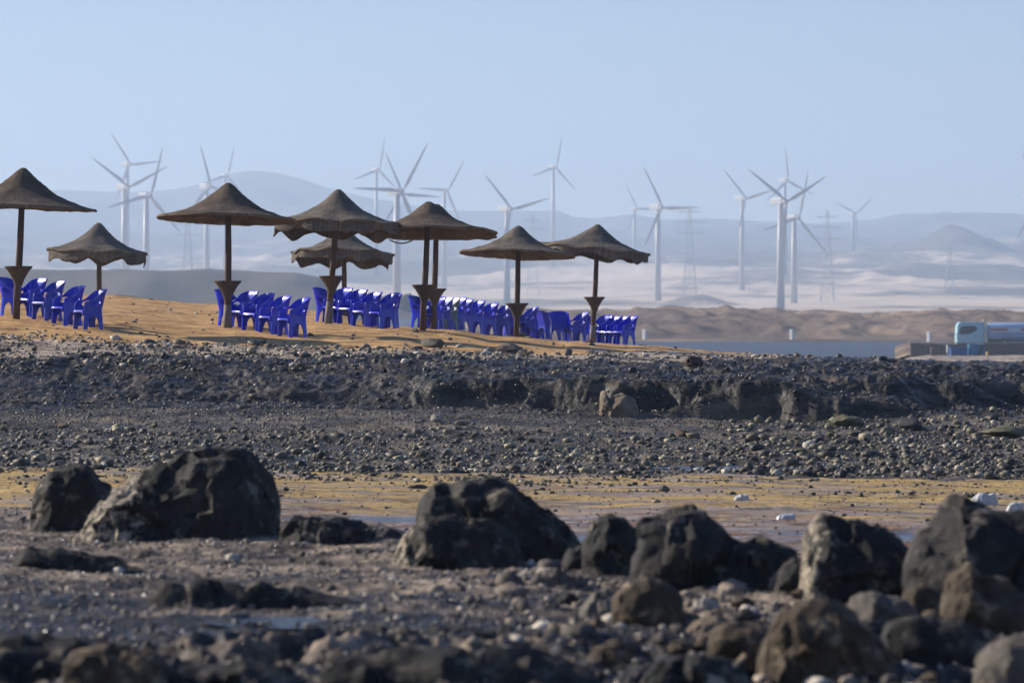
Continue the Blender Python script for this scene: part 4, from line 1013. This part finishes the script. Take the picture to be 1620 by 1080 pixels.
row('near the paired umbrellas', [
    (669, 112.0, 58, 'half hidden by the nearer pole', B_), (683, 113.6, -46, 'right of the nearer pole', B_), (695, 114.6, -52, 'ahead of the grey-green one', FD),
    (706, 115.2, -54, 'wedged among blue ones', GP), (717, 115.8, -55, 'just after the grey-green one', B_), (727, 116.2, -56, 'second after the grey-green one', B_),
    (746, 116.8, -57, 'third after the grey-green one', B_), (767, 117.6, -58, 'fourth after the grey-green one', B_), (789, 118.8, -63, 'with open sides ending its row', FD)], 'chairs near the paired umbrellas')
row('under the pale-tipped umbrella', [(813, 121, 66, 'facing the pole from one side', FD), (831, 121.5, -72, 'beside the pole and grey stone', FD)], 'chairs under the pale-tipped umbrella')
row('in the cluster between the last two poles', [
    (854, 125.5, 70, 'outermost toward the grey stone', B_), (868, 124.5, 120, 'turned half away', FD), (880, 127.0, 175, 'with backrest toward the camera', B_),
    (886, 121.5, 8, 'low and facing the camera', B_), (911, 125.5, -64, 'nearest the last pole', FD)], 'chairs clustered between the last two poles')
row('under the tilted grey umbrella', [
    (938, 130.0, 60, 'half hidden by the pole', B_), (950, 129.4, -47, 'just right of the pole', B_), (964, 129.0, -53, 'second right of the pole', B_),
    (977, 128.6, -56, 'third right of the pole', B_), (989, 128.2, -60, 'last before open water', B_)], 'chairs under the tilted grey umbrella')

# ------------------------------------------------------------------ wind turbines
YAW = math.radians(35)
def blade_mesh():
    mb = MB(); n = 14; L = 25.5; prev = []
    vs, fs = [], []
    for i in range(n + 1):
        t = i / n; z = .6 + t * L; ch = float(np.interp(t, [0, .06, .18, .5, .85, 1], [1.0, 1.2, 2.2, 1.5, .85, .25])); th = float(np.interp(t, [0, .1, .5, 1], [.9, .6, .3, .08])); tw = math.radians(18 * (1 - t))
        for (a, b) in ((-.3, 0), (-.1, .5), (.3, .35), (.7, 0), (.3, -.35), (-.1, -.5)):
            x, y = a * ch, b * th; vs.append((x * math.cos(tw) - y * math.sin(tw), x * math.sin(tw) + y * math.cos(tw), z))
    for i in range(n):
        for k in range(6): fs.append((i * 6 + k, i * 6 + (k + 1) % 6, (i + 1) * 6 + (k + 1) % 6, (i + 1) * 6 + k))
    fs += [tuple(range(5, -1, -1)), tuple(range(n * 6, n * 6 + 6))]
    mb.add(vs, fs); return smooth(mb.mesh('blade'))
BL = blade_mesh(); BL.materials.append(M['turbine'])
mb = MB(); mb.box((-1.5, -1.4, -1.3), (1.5, 7.2, 1.7)); NAC = mb.mesh('nacelle', .35); NAC.materials.append(M['turbine'])
mb = MB(); mb.lathe([(0.01, 0), (.7, .25), (1.15, .9), (1.3, 1.7), (1.25, 2.6), (.01, 2.6)], 16); HUB = smooth(mb.mesh('hub')); HUB.materials.append(M['turbine'])
def turbine(label, hx, hy, d, vec, tall=None):
    axis = Vector((math.sin(YAW), -math.cos(YAW), 0)); hub = P(hx, hy, d); tw = hub - axis * 4.2
    gx = tw.x * F / tw.y + HX
    gzv = float(desert_z(np.array([gx]), np.array([tw.y]))[0]) - .6
    root = empty('wind_turbine', (tw.x, tw.y, gzv), (0, 0, YAW)); tag(root, label, 'wind turbine', 'wind turbines on the desert plain')
    h = hub.z - gzv
    mb = MB(); mb.tube([(0, 0, 0), (0, 0, h * .5), (0, 0, h - .9)], [1.95, 1.65, 1.2], 20); mb.link('tower', M['turbine'], root, sm=True)
    def put(nm, me, loc, rot):
        o = bpy.data.objects.new(nm, me); COL.objects.link(o); o.parent = root; o.location = loc; o.rotation_euler = rot; return o
    put('nacelle', NAC, (0, -1.0, h), (0, 0, 0)); put('hub', HUB, (0, -5.4, h), (math.radians(-90), 0, 0))
    b0 = math.atan2(vec[0] / math.cos(YAW), -vec[1])
    for k in range(3): put('blade', BL, (0, -4.2, h), (0, b0 + k * 2 * math.pi / 3, 0))
TB = [
 ('tallest wind turbine of the tight trio by the lattice pylon', 1244, 319, 2030, (-71, -56)),
 ('wind turbine with a steep upright blade, right behind the tallest of the trio', 1264, 345, 2380, (16, -79)),
 ('faint far wind turbine showing above the trio, one blade nearly vertical', 1247, 286, 3250, (-6, -57)),
 ('wind turbine standing free beside the tilted grey umbrella', 1048, 328, 2480, (-32, -66)),
 ('pale far wind turbine between the tilted umbrella and the free-standing turbine', 1008, 330, 4000, (-20, -40)),
 ('wind turbine with an open vee of blades, halfway between pylon and trio', 1180, 314, 2900, (-30, -37)),
 ('small very pale wind turbine before the flat-topped ridge', 1354, 338, 4100, (33, -31)),
 ('high pale wind turbine above the flat ridge with one blade straight up', 880, 265, 3500, (9, -50)),
 ('wind turbine rising behind the pale-tipped umbrella peak', 809, 331, 2420, (-43, -54)),
 ('thick-towered near wind turbine between broad and paired umbrellas', 636, 303, 1990, (36, -70)),
 ('wind turbine hiding just behind the thick-towered one', 636, 306, 2500, (-22, -54)),
 ('faint hazy wind turbine left of the thick-towered one', 600, 269, 3400, (28, 30)),
 ('pale wind turbine over the peak of the paired umbrellas', 708, 302, 3100, (25, -47)),
 ('wind turbine with spread blades above the small scalloped umbrella', 203, 296, 2300, (-60, -50)),
 ('fainter wind turbine right behind the spread-bladed one', 206, 260, 3000, (-25, -42)),
 ('wind turbine whose tall blade crosses its neighbour, by the dark sleeved umbrella', 238, 310, 2250, (19, -81)),
 ('wind turbine half hidden by the dark sleeved umbrella canopy', 333, 295, 2600, (-15, -62)),
 ('ghostly far wind turbine with one blade over the rounded hill', 360, 278, 3600, (8, -38)),
 ('wind turbine mostly outside the frame, only a blade tip showing', 1643, 314, 2300, (-28, -72)),
]
for t in TB: turbine(*t)

# lattice pylons
def pylon(label, x, ytop, d, ybase, w0=6.5):
    base = P(x, ybase, d); h = (ybase - ytop) * d / F
    root = empty('lattice_pylon', base); tag(root, label, 'pylon', 'lattice pylons crossing the plain')
    mb = MB(); wd = lambda t: w0 * .5 * (1 - t) ** 1.1 + .5
    c4 = [(-1, -1), (1, -1), (1, 1), (-1, 1)]; nl = 9; q = lambda i, t: Vector((c4[i][0] * wd(t), c4[i][1] * wd(t), t * h))
    for i in range(4): 
        m2 = MB(); m2.tube([q(i, 0), q(i, .35), q(i, .7), q(i, 1)], [.2, .17, .15, .13], 4); m2.link('leg', M['steel'], root)
    for k in range(nl):
        a, b = k / nl, (k + 1) / nl
        for i in range(4):
            j = (i + 1) % 4
            mb.tube([q(i, a), q(j, b)], .065, 4); mb.tube([q(j, a), q(i, b)], .065, 4); mb.tube([q(i, b), q(j, b)], .065, 4)
    mb.link('bracing', M['steel'], root)
    for t, L in ((.70, 7.5), (.82, 9.0), (.93, 6.0)):
        m2 = MB(); m2.tube([(-L, 0, t * h), (0, 0, t * h + .9), (L, 0, t * h)], .14, 4); m2.tube([(-L, 0, t * h), (L, 0, t * h)], .14, 4); m2.link('cross_arm', M['steel'], root)
pylon('lattice pylon near the free-standing turbine and the low mound', 1091, 325, 2420, 474)
pylon('lattice pylon beside the trio of turbines', 1309, 333, 2420, 482)
pylon('faint lattice pylon below the dark pyramid hill', 1502, 388, 2900, 478)
pylon('lattice pylon behind the valance of the tilted umbrella', 843, 340, 2700, 470)
pylon('lattice pylon framed left of the sleeved umbrella pole', 297, 330, 2500, 470)

# ------------------------------------------------------------------ far bank: markers, lorry, quay
for x, yt, yb, dd, lab in [(1020, 521, 536, 668, 'white marker block across the water, nearest the chairs'), (1253, 521, 536, 668, 'white marker block midway along the far bank'),
                      (1470, 524, 537, 600, 'white marker block ahead of the tanker lorry')]:
    s = dd / F; c0 = P(x, yb, dd); zb = float(bank_z(np.array([x]), np.array([dd]))[0]); zb = min(zb, c0.z)
    mb = MB(); ww = 2.9 * s; mb.box((-ww, -ww, -.4), (ww, ww, (yb - yt) * s + c0.z - zb)); o = mb.link('marker_block', M['whitewash'], bevel=.06); o.location = (c0.x, c0.y, zb); o.rotation_euler = (0, 0, math.radians(-38))
    tag(o, lab, 'marker block', 'white marker blocks on the far bank')
def lorry():
    d = 540; s = d / F
    root = empty('tanker_lorry', P(1512, 548, d)); tag(root, 'pale blue tanker lorry with dark cab windows and red-lettered tank', 'lorry')
    W2 = 1.25
    def px(x): return (x - 1512) * s
    def pz(y): return (548 - y) * s
    mb = MB()    # cab, facing -x: side profile extruded
    prof = [(px(1512.5), pz(543)), (px(1512), pz(530)), (px(1513), pz(516)), (px(1515), pz(511)), (px(1519), pz(509)), (px(1556), pz(509)), (px(1556), pz(543))]
    n = len(prof); mb.add([(x, -W2, z) for x, z in prof] + [(x, W2, z) for x, z in prof], [tuple(range(n)), tuple(range(2 * n - 1, n - 1, -1))] + [(i, n + i, n + (i + 1) % n, (i + 1) % n) for i in range(n)])
    cab = mb.link('cab', M['truck_white'], root, bevel=.06)
    def panel(nm, pts, mat, par, y=-W2 - .012, th=.03):
        m2 = MB(); k = len(pts); m2.add([(px(a), y - th, pz(b)) for a, b in pts] + [(px(a), y + th, pz(b)) for a, b in pts], [tuple(range(k)), tuple(range(2 * k - 1, k - 1, -1))] + [(i, k + i, k + (i + 1) % k, (i + 1) % k) for i in range(k)]); return m2.link(nm, mat, par)
    panel('side_window', [(1517, 526), (1518, 518), (1522, 515.5), (1540, 515.5), (1544, 518), (1543.5, 522), (1536, 526.5), (1528, 528.5), (1518, 528.5)], M['truck_glass'], root)
    dr = panel('door', [(1516.5, 541), (1516.5, 530), (1543, 530), (1543, 541)], M['truck_white'], root)
    panel('handle', [(1539, 532), (1539, 531), (1542, 531), (1542, 532)], M['black'], dr, -W2 - .06)
    mb = MB(); x0 = px(1513) - .03
    mb.add([(px(1512.2) - .02, -W2 * .9, pz(529)), (px(1512.2) - .02, W2 * .9, pz(529)), (px(1514.4) - .02, W2 * .86, pz(517)), (px(1514.4) - .02, -W2 * .86, pz(517)),
            (px(1512.2) + .06, -W2 * .9, pz(529)), (px(1512.2) + .06, W2 * .9, pz(529)), (px(1514.4) + .06, W2 * .86, pz(517)), (px(1514.4) + .06, -W2 * .86, pz(517))],
           [(0, 1, 2, 3), (7, 6, 5, 4), (0, 4, 5, 1), (1, 5, 6, 2), (2, 6, 7, 3), (3, 7, 4, 0)]); mb.link('windscreen', M['truck_glass'], root)
    for sy in (-1, 1):
        m2 = MB(); m2.box((px(1511.8), sy * .95 - .17, pz(538)), (px(1512.6), sy * .95 + .17, pz(535.5))); m2.link('headlight', M['chrome'], root, bevel=.02)
        m2 = MB(); m2.box((px(1514) - .1, sy * (W2 + .16) - .12, pz(526)), (px(1514) + .12, sy * (W2 + .16) + .12, pz(518))); m2.link('wing_mirror', M['truck_white'], root, bevel=.03)
    m2 = MB(); m2.box((px(1511), -W2 - .01, pz(546)), (px(1516), W2 + .01, pz(541.5))); m2.link('bumper', M['concrete'], root, bevel=.05)
    m2 = MB(); m2.box((px(1556) + .02, -.5, pz(545)), (px(1672), .5, pz(540.5))); m2.link('chassis', M['black'], root)
    m2 = MB(); nn = 28; c0 = pz(525); rz = 7 * 2.0 * s * .97; pts = []
    vs, fs = [], []; xsx = [(px(1562.5), .86), (px(1563.5), .97), (px(1565), 1), (px(1668), 1), (px(1669.5), .97), (px(1670.5), .86)]
    for (x, k) in xsx:
        for i in range(nn):
            a = 2 * math.pi * i / nn; cy, cz = math.cos(a), math.sin(a); cy = math.copysign(abs(cy) ** .8, cy); cz = math.copysign(abs(cz) ** .8, cz); vs.append((x, cy * W2 * k, c0 + cz * 15.0 * s * k))
    for i in range(len(xsx) - 1):
        for k in range(nn): fs.append((i * nn + k, i * nn + (k + 1) % nn, (i + 1) * nn + (k + 1) % nn, (i + 1) * nn + k))
    fs += [tuple(range(nn - 1, -1, -1)), tuple(range(5 * nn, 6 * nn))]; m2.add(vs, fs); tk = m2.link('tank', M['truck_tank'], root); sharp_smooth(tk, 35)
    panel('tank_stripe', [(1566, 525), (1566, 518), (1667, 518), (1667, 525)], M['truck_stripe'], tk, -W2 - .025)
    for a, b in ((1564.5, 1592), (1614, 1642)): panel('red_lettering', [(a, 522.6), (a, 519.6), (b, 519.6), (b, 522.6)], M['truck_red'], tk, -W2 - .07)
    m2 = MB(); m2.tube([(px(1557), 0, pz(509.5)), (px(1557), 0, pz(507)), (px(1557), 0, pz(504.5))], [.16, .2, .14], 12); m2.link('beacon', M['beacon'], root, sm=True)
    m2 = MB()
    for x in (1554, 1559): m2.tube([(px(x), -W2 - .03, pz(543)), (px(x), -W2 - .03, pz(511))], .04, 6)
    for z in range(514, 543, 4): m2.tube([(px(1554), -W2 - .03, pz(z)), (px(1559), -W2 - .03, pz(z))], .03, 6)
    m2.link('ladder', M['truck_white'], root)
    for x in (1522, 1588, 1636, 1652):
        for sy in (-1, 1):
            m2 = MB(); m2.tube([(px(x), sy * (W2 - .32), .5), (px(x), sy * (W2 - .02), .5)], .5, 24); wh = m2.link('wheel', M['black'], root); sharp_smooth(wh, 40)
            m2 = MB(); m2.tube([(px(x), sy * (W2 - .1), .5), (px(x), sy * (W2 + .005), .5)], .27, 18); m2.link('rim', M['concrete'], wh)
    m2 = MB(); m2.box((px(1562), -W2 - .02, pz(541)), (px(1580), -W2 + .05, pz(537))); m2.link('side_guard', M['black'], root)
lorry()
# quay wall in panels of its own
qd = 455.0; s = qd / F
qr = empty('quay_wall', P(1440, 572, qd)); tag(qr, 'brown panelled quay wall below the tanker lorry', 'wall')
xq = 1440
for k, (wq, mt) in enumerate([(24, 'quay'), (22, 'quay'), (30, 'quay'), (30, 'quay'), (30, 'quay'), (34, 'quay'), (34, 'quay'), (34, 'quay')]):
    mb = MB(); mb.box(((xq - 1440) * s + .03, 0, -1.2), ((xq + wq - 1440) * s - .03, .5 + .05 * (k % 2), (572 - 543.5) * s - .03 * (k % 3))); mb.link('panel', M[mt], qr, bevel=.03); xq += wq
mb = MB(); mb.box((-.1, -.08, (572 - 543.2) * s), ((xq - 1440) * s, .62, (572 - 541.6) * s)); mb.link('coping', M['concrete'], qr, bevel=.02)
def skip(label, x0, x1, y0, y1, d, mt, brace):
    s = d / F; root = empty('skip', P(x0, y1, d)); w_ = (x1 - x0) * s; h = (y1 - y0) * s
    tag(root, label, 'skip', 'blue metal skips by the quay wall')
    mb = MB(); mb.box((0.01, 0, 0), (w_ - .01, 1.4, h)); mb.link('body', M[mt], root, bevel=.03)
    mb = MB(); mb.box((-.03, -.05, h - .1), (w_ + .03, 1.45, h + .03)); mb.link('top_rail', M[mt], root, bevel=.02)
    for k in range(3):
        mb = MB(); xx = .08 + k * (w_ - .2) / 2; mb.box((xx, -.06, .02), (xx + .07, -.005, h - .12)); mb.link('rib', M[mt], root)
    if brace:
        mb = MB(); mb.add([(w_ * .42, -.12, .0), (w_ * .62, -.12, .0), (w_ * .95, -.12, h - .1), (w_ * .72, -.12, h - .1), (w_ * .42, -.07, .0), (w_ * .62, -.07, .0), (w_ * .95, -.07, h - .1), (w_ * .72, -.07, h - .1)],
            [(0, 1, 2, 3), (7, 6, 5, 4), (0, 4, 5, 1), (1, 5, 6, 2), (2, 6, 7, 3), (3, 7, 4, 0)]); mb.link('brace', M['truck_glass'], root)
skip('dark blue metal skip next to a white post', 1504, 1531, 550, 573, 450, 'skip_blue', False)
skip('light blue metal skip with dark slanting brace', 1533, 1558, 544.5, 573, 450.5, 'skip_cyan', True)
def post(label, x, y0, y1, d, r, mt):
    s = d / F; root = empty('post', P(x, y1, d)); tag(root, label, 'post')
    mb = MB(); h = (y1 - y0) * s; mb.tube([(0, 0, -.2), (0, 0, h * .96), (0, 0, h)], [r, r * .92, r * .5], 12); mb.link('shaft', M[mt], root, sm=True)
    mb = MB(); mb.tube([(0, 0, -.25), (0, 0, .15)], r * 1.5, 12); mb.link('footing', M['concrete'], root, sm=False)
post('white post standing beside the dark blue skip', 1499, 545.5, 573, 449, .12, 'whitewash')
post('yellow post standing beside the light blue skip', 1562, 556, 573, 449, .14, 'yellow')
s = 449 / F
root = empty('concrete_block', P(1478, 573, 449)); tag(root, 'grey two-tier concrete block in front of the brown quay wall', 'block')
mb = MB(); mb.box((-7 * s, 0, -.2), (7 * s, .9, 10 * s)); mb.link('plinth', M['concrete'], root, bevel=.04)
mb = MB(); mb.box((-5.2 * s, .1, 10 * s + .003), (5.2 * s, .8, 24 * s)); mb.link('upper_block', M['quay'], root, bevel=.08)

# scrub on the tip of the embankment
def bush(label, x, yb, d, wpx, hpx, seed):
    s = d / F; root = empty('bush', P(x, yb, d)); tag(root, label, 'bush', 'dark bushes at the embankment tip')
    rs = np.random.RandomState(seed); w_, h = wpx * s, hpx * s; V = []; Fc = []
    for k in range(900):
        c_ = rs.normal(0, 1, 3); c_ /= np.linalg.norm(c_); c_ *= rs.random_sample() ** .4
        lump = 1 + .3 * math.sin(5 * math.atan2(c_[1], c_[0]) + seed) * .5
        p = np.array([c_[0] * w_ * .5 * lump, c_[1] * w_ * .4, h * .5 + c_[2] * h * .5 * (1 - .25 * abs(c_[0]))])
        a = rs.normal(0, 1, 3); a /= np.linalg.norm(a); b = np.cross(a, rs.normal(0, 1, 3)); b /= np.linalg.norm(b); q = rs.uniform(.3, .65)
        i = len(V); V += [p - a * q, p + b * q * .6, p + a * q, p - b * q * .6]; Fc.append((i, i + 1, i + 2, i + 3))
    f = link('foliage', mesh_np('foliage', V, Fc), M['leaf'], root, sm=False)
    mb = MB()
    for k in range(5): a = k * 1.3; mb.tube([(0, 0, -.5), (math.cos(a) * w_ * .12, math.sin(a) * w_ * .1, h * .3), (math.cos(a) * w_ * .3, math.sin(a) * w_ * .25, h * .7)], [.25, .18, .06], 6)
    mb.link('stem', M['bark'], root, sm=True)
bush('dark rounded bush at the embankment tip, closest to the paired umbrellas', 645, 499, 1330, 34, 36, 1)
bush('lower dark bush on the embankment beside the rounded one', 612, 494, 1335, 44, 26, 2)
bush('small dark bush just above the end chair of the broad umbrella', 590, 488, 1338, 30, 20, 3)
